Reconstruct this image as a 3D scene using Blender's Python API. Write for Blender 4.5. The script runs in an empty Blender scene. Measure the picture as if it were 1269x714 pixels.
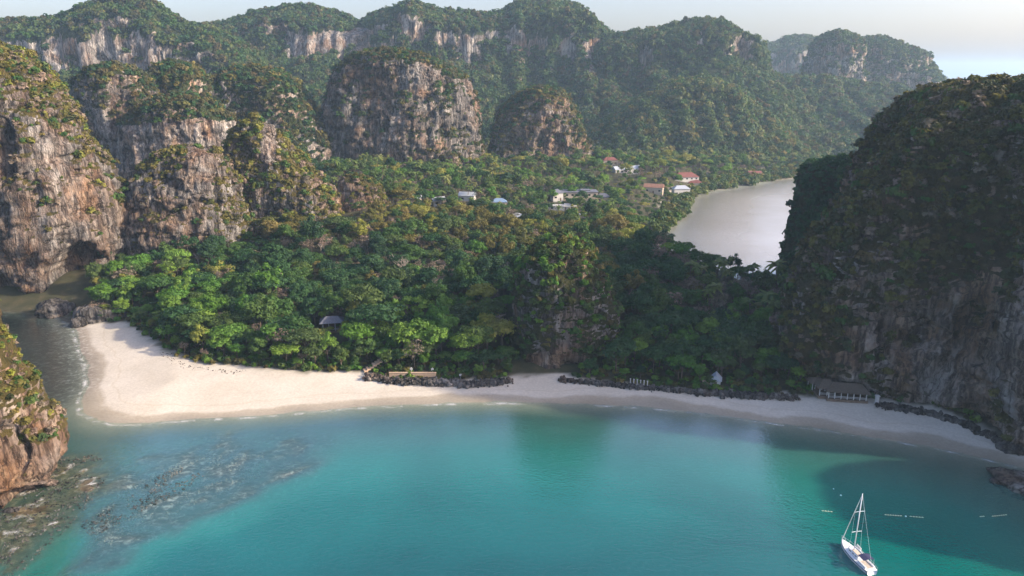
import bpy, math, random
import numpy as np
from mathutils import Vector

R = math.radians
sc = bpy.context.scene
col = sc.collection

# ------------------------------------------------------------------ camera
CAM_H, F_PX, PITCH = 100.0, 906.0, R(16.3)
CX, CY = 634.5, 357.0
cam_d = bpy.data.cameras.new('camera')
cam = bpy.data.objects.new('camera', cam_d)
col.objects.link(cam)
cam.location = (0, 0, CAM_H)
cam.rotation_euler = (R(90) - PITCH, 0, 0)
cam_d.sensor_width = 36
cam_d.lens = 36 * F_PX / 1269
cam_d.clip_start = 1
cam_d.clip_end = 40000
sc.camera = cam

# ------------------------------------------------------------------ sky, sun, exposure
SUN_AZ, SUN_EL = R(100), R(26)          # azimuth from the view direction towards the right
w = bpy.data.worlds.new('World'); sc.world = w; w.use_nodes = True
wn = w.node_tree; wn.nodes.clear()
sky = wn.nodes.new('ShaderNodeTexSky'); sky.sky_type = 'NISHITA'; sky.sun_disc = False
sky.sun_elevation = SUN_EL; sky.sun_rotation = SUN_AZ
sky.altitude = 100; sky.air_density = 1.0; sky.dust_density = 3.6; sky.ozone_density = 3.0
bg = wn.nodes.new('ShaderNodeBackground'); bg.inputs['Strength'].default_value = 0.155
wo = wn.nodes.new('ShaderNodeOutputWorld')
tint = wn.nodes.new('ShaderNodeMix'); tint.data_type = 'RGBA'; tint.blend_type = 'MULTIPLY'; tint.inputs['Factor'].default_value = 1; tint.inputs['B'].default_value = (1.085, .94, .94, 1)
wn.links.new(sky.outputs[0], tint.inputs['A']); wn.links.new(tint.outputs['Result'], bg.inputs[0]); wn.links.new(bg.outputs[0], wo.inputs[0])
sun_d = bpy.data.lights.new('sun', 'SUN'); sun_d.energy = 3.7; sun_d.angle = R(1.5); sun_d.color = (1.0, 0.83, 0.62)
sun = bpy.data.objects.new('sun', sun_d); col.objects.link(sun)
sdir = Vector((math.sin(SUN_AZ) * math.cos(SUN_EL), math.cos(SUN_AZ) * math.cos(SUN_EL), math.sin(SUN_EL)))
sun.rotation_euler = sdir.to_track_quat('Z', 'Y').to_euler()
sun.location = (400, 200, 400)
vs = sc.view_settings
vs.view_transform = 'Standard'; vs.look = 'None'; vs.exposure = 1.15; vs.gamma = 1; vs.use_curve_mapping = False
sc.cycles.use_denoising = True
sc.cycles.max_bounces = 6; sc.cycles.diffuse_bounces = 2; sc.cycles.glossy_bounces = 2
sc.cycles.transmission_bounces = 3; sc.cycles.transparent_max_bounces = 6; sc.cycles.volume_bounces = 1
sc.cycles.caustics_reflective = False; sc.cycles.caustics_refractive = False

# ------------------------------------------------------------------ pixel <-> world
CA, SA = math.cos(PITCH), math.sin(PITCH)
def ray(px, py):
    u, v = (px - CX) / F_PX, (CY - py) / F_PX
    return np.array([u, CA + v * SA, -SA + v * CA])
def ground(px, py, z=0.0):
    d = ray(px, py); t = (z - CAM_H) / d[2]
    return np.array([d[0] * t, d[1] * t, z])
def at_depth(px, py, Y):
    d = ray(px, py); t = Y / d[1]
    return np.array([d[0] * t, Y, CAM_H + d[2] * t])
def project(p):
    p = np.asarray(p, float)
    x, y, z = p[..., 0], p[..., 1], p[..., 2] - CAM_H
    dep = np.maximum(y * CA - z * SA, 1e-3)
    up = y * SA + z * CA
    return CX + F_PX * x / dep, CY - F_PX * up / dep, dep

# ------------------------------------------------------------------ noise
_rng = np.random.RandomState(7)
_perm = _rng.permutation(256); _perm = np.concatenate([_perm, _perm, _perm])
_grad = _rng.normal(size=(256, 3)); _grad /= np.linalg.norm(_grad, axis=1)[:, None]
def perlin(p):
    p = np.asarray(p, float)
    i = np.floor(p).astype(int); f = p - i
    u = f * f * f * (f * (f * 6 - 15) + 10)
    i &= 255
    r = 0
    for dx in (0, 1):
        for dy in (0, 1):
            for dz in (0, 1):
                h = _perm[_perm[_perm[(i[..., 0] + dx) & 255] + ((i[..., 1] + dy) & 255)] + ((i[..., 2] + dz) & 255)]
                g = _grad[h]
                dot = g[..., 0] * (f[..., 0] - dx) + g[..., 1] * (f[..., 1] - dy) + g[..., 2] * (f[..., 2] - dz)
                wx = u[..., 0] if dx else 1 - u[..., 0]
                wy = u[..., 1] if dy else 1 - u[..., 1]
                wz = u[..., 2] if dz else 1 - u[..., 2]
                r = r + wx * wy * wz * dot
    return r * 1.6
def fbm(p, octaves=4, gain=.5, lac=2.03):
    p = np.asarray(p, float); a, s = 1.0, 0
    for k in range(octaves):
        s = s + a * perlin(p + 17.3 * k); p = p * lac; a *= gain
    return s
def ridged(p, octaves=3):
    p = np.asarray(p, float); a, s = 1.0, 0
    for k in range(octaves):
        s = s + a * (1 - 2 * np.abs(perlin(p + 9.1 * k))); p = p * 2.1; a *= .5
    return s / 1.75
def sstep(a, b, x):
    t = np.clip((x - a) / (b - a), 0, 1); return t * t * (3 - 2 * t)
def xy0(p, s, sz=None, off=0.0):
    q = np.array(p, float) / s
    if sz: q[..., 2] = p[..., 2] / sz
    return q + off

# ------------------------------------------------------------------ mesh helpers
def fast_mesh(name, verts, quads, smooth=True):
    verts = np.asarray(verts, np.float32); quads = np.asarray(quads, np.int32)
    m = bpy.data.meshes.new(name)
    k = quads.shape[1]
    m.vertices.add(len(verts)); m.vertices.foreach_set('co', verts.ravel())
    m.loops.add(quads.size); m.loops.foreach_set('vertex_index', quads.ravel())
    m.polygons.add(len(quads))
    m.polygons.foreach_set('loop_start', np.arange(0, quads.size, k, dtype=np.int32))
    m.polygons.foreach_set('loop_total', np.full(len(quads), k, np.int32))
    m.polygons.foreach_set('use_smooth', np.full(len(quads), smooth))
    m.update(calc_edges=True)
    m.validate()
    return m
def grid_quads(nu, nv, wrap=False):
    a = np.arange(nu * nv).reshape(nu, nv)
    if wrap: a = np.concatenate([a, a[:1]], 0)
    q = np.stack([a[:-1, :-1], a[1:, :-1], a[1:, 1:], a[:-1, 1:]], -1)
    return q.reshape(-1, 4)
def set_attr(m, name, vals, kind='FLOAT'):
    a = m.attributes.new(name, kind, 'POINT')
    vals = np.asarray(vals, np.float32)
    if kind == 'FLOAT': a.data.foreach_set('value', vals.ravel())
    elif kind == 'FLOAT_COLOR': a.data.foreach_set('color', vals.ravel())
    elif kind == 'FLOAT_VECTOR': a.data.foreach_set('vector', vals.ravel())
def link(name, me, mat=None, parent=None):
    o = bpy.data.objects.new(name, me); col.objects.link(o)
    if mat is not None and me is not None and len(me.materials) == 0: me.materials.append(mat)
    if parent: o.parent = parent
    return o
def tag(o, label=None, cat=None, group=None, kind=None):
    if label: o['label'] = label
    if cat: o['category'] = cat
    if group: o['group'] = group
    if kind: o['kind'] = kind
    return o
class MB:
    """collects simple solids, builds one mesh"""
    def __init__(s): s.v = []; s.f = []
    def add(s, vs, fs):
        n = len(s.v); s.v += [tuple(map(float, v)) for v in vs]; s.f += [tuple(i + n for i in f) for f in fs]; return s
    def box(s, c, d, rz=0.0, taper=1.0):
        x, y, z = d[0] / 2, d[1] / 2, d[2] / 2
        cs, sn = math.cos(rz), math.sin(rz); vs = []
        for dz in (-1, 1):
            k = taper if dz > 0 else 1
            for a, b in ((-1, -1), (1, -1), (1, 1), (-1, 1)):
                px_, py_ = a * x * k, b * y * k
                vs.append((c[0] + px_ * cs - py_ * sn, c[1] + px_ * sn + py_ * cs, c[2] + dz * z))
        return s.add(vs, [(3, 2, 1, 0), (4, 5, 6, 7), (0, 1, 5, 4), (1, 2, 6, 5), (2, 3, 7, 6), (3, 0, 4, 7)])
    def tube(s, pts, rad, n=6):
        pts = [Vector(p) for p in pts]
        rads = rad if isinstance(rad, (list, tuple)) else [rad] * len(pts)
        vs, fs = [], []
        for i, p in enumerate(pts):
            t = (pts[min(i + 1, len(pts) - 1)] - pts[max(i - 1, 0)]).normalized()
            a = t.orthogonal().normalized(); b = t.cross(a)
            for k in range(n):
                q = 2 * math.pi * k / n
                vs.append(p + (a * math.cos(q) + b * math.sin(q)) * rads[i])
        for i in range(len(pts) - 1):
            for k in range(n):
                k2 = (k + 1) % n
                fs.append((i * n + k, i * n + k2, (i + 1) * n + k2, (i + 1) * n + k))
        fs.append(tuple(range(n))[::-1]); fs.append(tuple(range((len(pts) - 1) * n, len(pts) * n)))
        return s.add(vs, fs)
    def mesh(s, name, smooth=False):
        m = bpy.data.meshes.new(name); m.from_pydata(s.v, [], s.f)
        if smooth: m.polygons.foreach_set('use_smooth', [True] * len(m.polygons))
        m.update(); return m
    def build(s, name, mat, parent=None, smooth=False):
        return link(name, s.mesh(name, smooth), mat, parent)

# ------------------------------------------------------------------ materials
def new_mat(name):
    m = bpy.data.materials.new(name); m.use_nodes = True
    nt = m.node_tree; nt.nodes.clear()
    out = nt.nodes.new('ShaderNodeOutputMaterial')
    return m, nt, out
def N(nt, typ, **kw):
    n = nt.nodes.new(typ)
    for k, v in kw.items(): setattr(n, k, v)
    return n
def ramp(nt, stops, fac=None, interp='LINEAR'):
    r = N(nt, 'ShaderNodeValToRGB'); r.color_ramp.interpolation = interp
    e = r.color_ramp.elements
    while len(e) < len(stops): e.new(.5)
    for i, (p, c) in enumerate(stops):
        e[i].position = p; e[i].color = (c[0], c[1], c[2], 1) if hasattr(c, '__len__') else (c, c, c, 1)
    if fac is not None: nt.links.new(fac, r.inputs[0])
    return r.outputs[0]
def mixc(nt, a, b, fac, mode='MIX'):
    m = N(nt, 'ShaderNodeMix', data_type='RGBA', blend_type=mode)
    for s, v in ((m.inputs['A'], a), (m.inputs['B'], b), (m.inputs['Factor'], fac)):
        if hasattr(v, 'node'): nt.links.new(v, s)
        elif hasattr(v, '__len__'): s.default_value = (v[0], v[1], v[2], 1)
        elif s.name == 'Factor': s.default_value = v
        else: s.default_value = (v, v, v, 1)
    return m.outputs['Result']
def math_n(nt, op, a, b=0.0, clamp=False):
    m = N(nt, 'ShaderNodeMath', operation=op, use_clamp=clamp)
    for s, v in ((m.inputs[0], a), (m.inputs[1], b)):
        if hasattr(v, 'node'): nt.links.new(v, s)
        else: s.default_value = v
    return m.outputs[0]
def noise_n(nt, scale, vec, detail=4, rough=.55, dist=0.0):
    n = N(nt, 'ShaderNodeTexNoise'); n.inputs['Scale'].default_value = scale; n.inputs['Detail'].default_value = detail
    n.inputs['Roughness'].default_value = rough; n.inputs['Distortion'].default_value = dist
    nt.links.new(vec, n.inputs['Vector']); return n.outputs[0]
def pos_n(nt, scale=(1, 1, 1)):
    g = N(nt, 'ShaderNodeNewGeometry')
    if scale == (1, 1, 1): return g.outputs['Position']
    m = N(nt, 'ShaderNodeMapping'); m.inputs['Scale'].default_value = scale
    nt.links.new(g.outputs['Position'], m.inputs['Vector']); return m.outputs[0]
def attr_n(nt, name):
    a = N(nt, 'ShaderNodeAttribute', attribute_name=name); return a
def principled(nt, out, color, rough=.8, bump=None, bump_s=.3, bump_d=1.0, spec=.3):
    p = N(nt, 'ShaderNodeBsdfPrincipled')
    if hasattr(color, 'node'): nt.links.new(color, p.inputs['Base Color'])
    else: p.inputs['Base Color'].default_value = (*color[:3], 1)
    if hasattr(rough, 'node'): nt.links.new(rough, p.inputs['Roughness'])
    else: p.inputs['Roughness'].default_value = rough
    p.inputs['Specular IOR Level'].default_value = spec
    if bump is not None:
        b = N(nt, 'ShaderNodeBump'); b.inputs['Strength'].default_value = bump_s; b.inputs['Distance'].default_value = bump_d
        nt.links.new(bump, b.inputs['Height']); nt.links.new(b.outputs[0], p.inputs['Normal'])
    nt.links.new(p.outputs[0], out.inputs['Surface']); return p

def plain(name, c, rough=.7, var=.12, scale=1.5, spec=.3, metallic=0.0):
    m, nt, out = new_mat(name)
    n = noise_n(nt, scale, pos_n(nt), 4)
    k = ramp(nt, [(.3, tuple(x * (1 - var) for x in c)), (.7, tuple(min(1, x * (1 + var)) for x in c))], n)
    p = principled(nt, out, k, rough, spec=spec); p.inputs['Metallic'].default_value = metallic
    return m

def leaf_mat(name, stops, trans=.28, var=.35):
    m, nt, out = new_mat(name)
    oi = N(nt, 'ShaderNodeObjectInfo')
    c = ramp(nt, stops, oi.outputs['Random'])
    n = noise_n(nt, .45, pos_n(nt), 3)
    k = ramp(nt, [(.32, 1 - var), (.68, 1 + var)], n)
    c = mixc(nt, c, k, 1.0, 'MULTIPLY')
    d = N(nt, 'ShaderNodeBsdfPrincipled'); d.inputs['Roughness'].default_value = .6; d.inputs['Specular IOR Level'].default_value = .18
    t = N(nt, 'ShaderNodeBsdfTranslucent')
    c2 = mixc(nt, c, (1.25, 1.25, .55), 1.0, 'MULTIPLY')
    nt.links.new(c, d.inputs['Base Color']); nt.links.new(c2, t.inputs['Color'])
    mx = N(nt, 'ShaderNodeMixShader'); mx.inputs[0].default_value = trans
    nt.links.new(d.outputs[0], mx.inputs[1]); nt.links.new(t.outputs[0], mx.inputs[2]); nt.links.new(mx.outputs[0], out.inputs['Surface'])
    return m
def g(*c): return c
LEAF = {
 'bright': leaf_mat('leaf_bright', [(0, g(0.090, 0.192, 0.024)), (.35, g(0.060, 0.156, 0.026)), (.7, g(0.156, 0.252, 0.036)), (1, g(0.120, 0.240, 0.042))]),
 'yellow': leaf_mat('leaf_yellow', [(0, g(0.204, 0.228, 0.036)), (.5, g(0.240, 0.228, 0.054)), (1, g(0.156, 0.204, 0.036))]),
 'mid': leaf_mat('leaf_mid', [(0, g(0.042, 0.102, 0.024)), (.4, g(0.060, 0.120, 0.026)), (.7, g(0.078, 0.120, 0.030)), (1, g(0.054, 0.090, 0.036))]),
 'dark': leaf_mat('leaf_dark', [(0, g(0.024, 0.070, 0.024)), (.5, g(0.036, 0.090, 0.029)), (1, g(0.029, 0.066, 0.031))]),
 'olive': leaf_mat('leaf_olive', [(0, g(0.120, 0.114, 0.026)), (.35, g(0.150, 0.132, 0.036)), (.7, g(0.090, 0.102, 0.026)), (1, g(0.186, 0.150, 0.048))]),
 'grey': leaf_mat('leaf_grey', [(0, g(0.204, 0.150, 0.120)), (.5, g(0.168, 0.144, 0.102)), (1, g(0.252, 0.186, 0.144))], .15),
 'shade': leaf_mat('leaf_brown', [(0, g(0.084, 0.072, 0.026)), (.4, g(0.066, 0.066, 0.026)), (.75, g(0.042, 0.060, 0.024)), (1, g(0.120, 0.090, 0.038))]),
 'far': leaf_mat('leaf_far', [(0, g(0.042, 0.084, 0.026)), (.5, g(0.060, 0.102, 0.031)), (.8, g(0.090, 0.120, 0.034)), (1, g(0.120, 0.126, 0.048))]),
 'palm': leaf_mat('leaf_palm', [(0, g(0.084, 0.132, 0.030)), (.6, g(0.120, 0.162, 0.042)), (1, g(0.180, 0.180, 0.060))]),
}
BARK = plain('bark', (.12, .095, .07), .9, .3, 3)
DEADWOOD = plain('dead_wood', (.42, .36, .31), .9, .25, 3)

# limestone: grey with dark and white streaks, ochre stains; vegetated skin where the attribute says so
def rock_mat(name, ochre=.4, pale=.5, skin=(.045, .05, .02), skin2=(.09, .075, .03), base=1.0):
    m, nt, out = new_mat(name)
    pv = pos_n(nt, (1, 1, .24)); pp = pos_n(nt)
    st = noise_n(nt, .22, pv, 7, .62, .4)
    c = ramp(nt, [(.28, (.045 * base, .044 * base, .046 * base)), (.42, (.16 * base, .15 * base, .145 * base)), (.55, (.30 * base, .28 * base, .26 * base)), (.72, (.52 * base, .50 * base, .47 * base))], st)
    big = noise_n(nt, .035, pp, 5, .6, .6)
    och = ramp(nt, [(.5 - .25 * ochre, 0.0), (.72 - .2 * ochre, 1.0)], big)
    ocol = ramp(nt, [(.3, (.13, .06, .028)), (.5, (.36, .19, .09)), (.7, (.56, .40, .25))], noise_n(nt, .16, pp, 6, .6))
    c = mixc(nt, c, ocol, math_n(nt, 'MULTIPLY', och, .75))
    pal = ramp(nt, [(.62 - .12 * pale, 0.0), (.75 - .12 * pale, 1.0)], noise_n(nt, .06, pos_n(nt, (1, 1, .4)), 5, .6, .3))
    c = mixc(nt, c, (.56, .53, .49), math_n(nt, 'MULTIPLY', pal, .7))
    ck = math_n(nt, 'ABSOLUTE', math_n(nt, 'SUBTRACT', noise_n(nt, .20, pos_n(nt, (1, 1, .22)), 6, .6, .35), .5))
    c = mixc(nt, c, ramp(nt, [(.0, (.22, .20, .19)), (.035, (.85, .85, .85)), (.06, (1, 1, 1))], ck), .85, 'MULTIPLY')
    fi = ramp(nt, [(.3, .62), (.7, 1.3)], noise_n(nt, 1.1, pos_n(nt, (1, 1, .6)), 6, .7))
    c = mixc(nt, c, fi, .8, 'MULTIPLY')
    dk = ramp(nt, [(.38, (.16, .155, .16)), (.52, (1, 1, 1))], noise_n(nt, .55, pos_n(nt, (1, 1, .05)), 5, .6))
    c = mixc(nt, c, dk, .8, 'MULTIPLY')
    sk = ramp(nt, [(.35, skin), (.65, skin2)], noise_n(nt, .3, pp, 5, .6))
    veg = attr_n(nt, 'veg').outputs['Fac']
    vf = math_n(nt, 'ADD', veg, math_n(nt, 'MULTIPLY', math_n(nt, 'SUBTRACT', noise_n(nt, .4, pp, 5, .65), .5), .9))
    c = mixc(nt, c, sk, ramp(nt, [(.42, 0.0), (.58, 1.0)], vf))
    hb = math_n(nt, 'ADD', math_n(nt, 'ADD', noise_n(nt, .45, pos_n(nt, (1, 1, .45)), 8, .7), math_n(nt, 'MULTIPLY', math_n(nt, 'MINIMUM', ck, .08), 3.0)), math_n(nt, 'MULTIPLY', noise_n(nt, 1.6, pos_n(nt, (1, 1, .25)), 4, .6), .35))
    principled(nt, out, c, .9, hb, 1.0, 3.2, spec=.15)
    return m

# ================================================================== LAND AND SEA
WATERLINE = [(95, 408), (100, 430), (109, 455), (111, 475), (103, 497), (104, 511), (120, 520), (150, 524), (190, 523), (240, 519), (300, 516), (360, 512),
             (430, 505), (500, 501), (560, 499), (640, 498), (720, 500), (800, 504), (870, 511), (930, 519), (980, 526), (1030, 533), (1080, 541),
             (1130, 549), (1180, 558), (1230, 569), (1269, 580)]
VEGLINE = [(60, 392), (95, 403), (125, 402), (160, 402), (180, 417), (200, 434), (225, 449), (260, 457), (300, 459), (340, 463), (380, 467), (450, 466),
           (470, 472), (540, 474), (600, 474), (640, 470), (700, 470), (760, 477), (820, 483), (890, 489), (950, 493), (1000, 494), (1040, 497),
           (1090, 500), (1140, 507), (1180, 517), (1230, 538), (1269, 558)]
wl = [ground(*p)[:2] for p in WATERLINE]
coast = [(230, 60), (170, 110), (148, 140), (142, 160)] + [tuple(p) for p in wl[::-1]]
coast += [tuple(ground(*p)[:2]) for p in ((75, 392), (40, 386), (0, 381))] + [(-300, 305), (-420, 260), (-3500, 260), (-3500, 3200), (700, 3200), (950, 1900), (900, 1420), (700, 1150), (520, 960), (420, 830), (330, 775)]
coast += [tuple(ground(*p)[:2]) for p in ((990, 219), (955, 223), (925, 228), (903, 233), (872, 236), (865, 240), (848, 246), (846, 255), (836, 264), (826, 276), (816, 290), (822, 308), (845, 330), (880, 345), (930, 352))]
coast += [(165, 352), (230, 375), (330, 365), (400, 300), (400, 100)]
coast = np.array(coast, float)
vl = np.array([ground(*p)[:2] for p in VEGLINE])
forest_poly = np.array([(400, 100), (165, 150)] + [tuple(p) for p in vl[::-1]] + [(-300, 310), (-3400, 270), (-3400, 3100), (700, 3100), (940, 1900), (890, 1420), (690, 1160), (510, 970), (415, 838), (320, 790), (240, 735), (195, 690), (140, 630), (120, 575), (97, 500), (88, 470), (86, 420), (84, 385), (95, 362), (120, 346), (165, 343), (230, 365), (330, 358), (395, 300)], float)

def poly_sd(P, poly):
    """signed distance, positive inside"""
    P = np.asarray(P, float); d = np.full(len(P), 1e18); inside = np.zeros(len(P), bool)
    a = poly; b = np.roll(poly, -1, 0)
    for (ax, ay), (bx, by) in zip(a, b):
        ex, ey = bx - ax, by - ay
        t = np.clip(((P[:, 0] - ax) * ex + (P[:, 1] - ay) * ey) / (ex * ex + ey * ey + 1e-12), 0, 1)
        d = np.minimum(d, (P[:, 0] - ax - t * ex) ** 2 + (P[:, 1] - ay - t * ey) ** 2)
        c = ((ay > P[:, 1]) != (by > P[:, 1])) & (P[:, 0] < (bx - ax) * (P[:, 1] - ay) / (by - ay + 1e-12) + ax)
        inside ^= c
    d = np.sqrt(d)
    return np.where(inside, d, -d)

HILLS = [  # x, y, sx, sy, h
    (-95, 425, 60, 70, 22), (-20, 420, 90, 60, 9), (60, 430, 55, 35, 8), (72, 332, 22, 30, 18), (15, 290, 42, 34, 14), (-160, 390, 70, 60, 12),
    (-45, 330, 60, 45, 5), (-130, 560, 120, 90, 22), (-20, 700, 200, 70, 18), (130, 310, 40, 60, 4), (-300, 420, 90, 80, 15)]
REEF = np.array([ground(*p)[:2] for p in ((60, 720), (95, 655), (120, 590), (150, 565), (250, 550), (330, 541), (398, 548), (402, 575), (350, 612), (280, 645), (200, 680), (140, 720))])
FLAT = np.array([ground(*p)[:2] for p in ((-60, 720), (-60, 600), (75, 560), (95, 556), (140, 568), (142, 585), (120, 620), (90, 655), (40, 700), (20, 735))])
LAGOON = np.array([ground(*p)[:2] for p in ((-80, 380), (95, 400), (112, 450), (110, 478), (85, 500), (40, 500), (-80, 470))])
def land_height(P):
    P = np.asarray(P, float)
    sd = poly_sd(P, coast); fd = poly_sd(P, forest_poly)
    P3 = np.column_stack([P, np.zeros(len(P))])
    z = np.where(sd > 0, np.minimum(.075 * sd, 1.9 + .004 * sd), 0)
    z = np.where(sd > 60, np.minimum(z, 2.4), z)
    dd = -sd
    sea = -np.where(dd < 30, .045 * dd, 1.35 + .11 * (dd - 30))
    bay = (P[:, 1] > 300) & (P[:, 0] > 40)
    sea = np.where(bay, -.03 * dd, sea)
    sea = np.maximum(sea, -14)
    z = np.where(sd > 0, z, sea)
    lag = sstep(-8, 8, poly_sd(P, LAGOON)); z = np.where(sd < 0, z * (1 - lag) + lag * np.maximum(z, -.7 + .25 * fbm(P3 / 9, 3)), z)
    rf = sstep(-9, 6, poly_sd(P, REEF) + 5 * fbm(P3 / 14, 3)); z = np.where(sd < 0, z * (1 - rf) + rf * (-.42 + .45 * fbm(P3 / 7 + 4, 4)), z)
    fl = sstep(-5, 6, poly_sd(P, FLAT) + 4 * fbm(P3 / 12, 3)); z = np.where(sd < 0, z * (1 - fl) + fl * (-.12 + .30 * fbm(P3 / 5 + 9, 4)), z)
    # beach berm and dry upper sand, tidal pool
    z = z + np.where((sd > 0) & (fd < 0), .10 * fbm(P3 / 16 + 3, 3), 0)
    h = np.zeros(len(P))
    for (x, y, sx, sy, hh) in HILLS:
        h = np.maximum(h, hh * np.exp(-.5 * (((P[:, 0] - x) / sx) ** 2 + ((P[:, 1] - y) / sy) ** 2)) ** 1.0)
    h = h * (1 + .25 * fbm(P3 / 45, 3)) + 1.2 * fbm(P3 / 22, 3)
    z = z + np.where(fd > 0, np.clip(h, -.5, 60) * sstep(0, 26, fd), 0)
    return z, sd, fd

def axis(lo, hi, step, far_lo, far_hi, growth=1.09):
    mid = np.arange(lo, hi + step * .5, step); a, b = [], []
    s, x = step, lo
    while x > far_lo: s *= growth; x -= s; a.append(x)
    s, x = step, hi
    while x < far_hi: s *= growth; x += s; b.append(x)
    return np.concatenate([a[::-1], mid, b])
FAR = 9000
xs = axis(-250, 180, 1.7, -FAR, FAR); ys = axis(118, 335, 1.6, -FAR, FAR)
GX, GY = np.meshgrid(xs, ys, indexing='ij')
P2 = np.column_stack([GX.ravel(), GY.ravel()])
TZ, TSD, TFD = land_height(P2)
ter_m = fast_mesh('ground', np.column_stack([P2, TZ]), grid_quads(len(xs), len(ys)))
reef_a = np.maximum(sstep(-9, 6, poly_sd(P2, REEF) + 5 * fbm(np.column_stack([P2, TZ * 0]) / 14, 3)), sstep(-8, 8, poly_sd(P2, LAGOON)) * .75)
flat_a = sstep(-5, 6, poly_sd(P2, FLAT) + 4 * fbm(np.column_stack([P2, TZ * 0]) / 12, 3))
set_attr(ter_m, 'forest', sstep(-2.5, 1.5, TFD + 2.5 * fbm(np.column_stack([P2, TZ * 0]) / 6, 3)))
set_attr(ter_m, 'reef', reef_a); set_attr(ter_m, 'flat', flat_a)

def ground_mat():
    m, nt, out = new_mat('ground_sand_and_soil')
    pp = pos_n(nt)
    sep = N(nt, 'ShaderNodeSeparateXYZ'); nt.links.new(pp, sep.inputs[0])
    s = ramp(nt, [(.3, (.49, .445, .36)), (.7, (.60, .555, .47))], noise_n(nt, .05, pp, 5, .6, .4))
    s = mixc(nt, s, ramp(nt, [(.35, .86), (.65, 1.05)], noise_n(nt, 1.3, pp, 4)), .8, 'MULTIPLY')
    # tide lines along the beach: wet sand low down
    zz = math_n(nt, 'ADD', sep.outputs['Z'], math_n(nt, 'MULTIPLY', math_n(nt, 'SUBTRACT', noise_n(nt, .035, pp, 4), .5), .9))
    wet = ramp(nt, [(.0, (.58, .56, .52)), (.30, (.72, .69, .64)), (.42, (1, 1, 1)), (.66, (1, 1, 1)), (.70, (.92, .90, .86)), (.74, (1, 1, 1))], zz)
    s = mixc(nt, s, wet, 1.0, 'MULTIPLY')
    soil = ramp(nt, [(.3, (.03, .035, .015)), (.6, (.065, .06, .028)), (.75, (.11, .09, .05))], noise_n(nt, .2, pp, 5, .6))
    c = mixc(nt, s, soil, attr_n(nt, 'forest').outputs['Fac'])
    rf = attr_n(nt, 'reef').outputs['Fac']
    rn = noise_n(nt, .5, pos_n(nt, (1, 1.3, 1)), 8, .72, .5)
    rcol = ramp(nt, [(.32, (.03, .03, .04)), (.45, (.10, .085, .09)), (.54, (.25, .22, .20)), (.62, (.72, .70, .64))], rn)
    c = mixc(nt, c, rcol, rf)
    fn = noise_n(nt, .5, pp, 8, .72, .3)
    fcol = ramp(nt, [(.34, (.03, .025, .015)), (.5, (.10, .08, .045)), (.62, (.22, .18, .11)), (.72, (.46, .40, .30))], fn)
    c = mixc(nt, c, fcol, attr_n(nt, 'flat').outputs['Fac'])
    rr = ramp(nt, [(.02, .28), (.4, .9)], zz)
    hb = noise_n(nt, .9, pp, 6, .6)
    principled(nt, out, c, rr, hb, .25, .4, spec=.3)
    return m
ter = link('ground', ter_m, ground_mat()); tag(ter, 'pale curved sand beach and forest floor running down under the sea', kind='structure')

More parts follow.
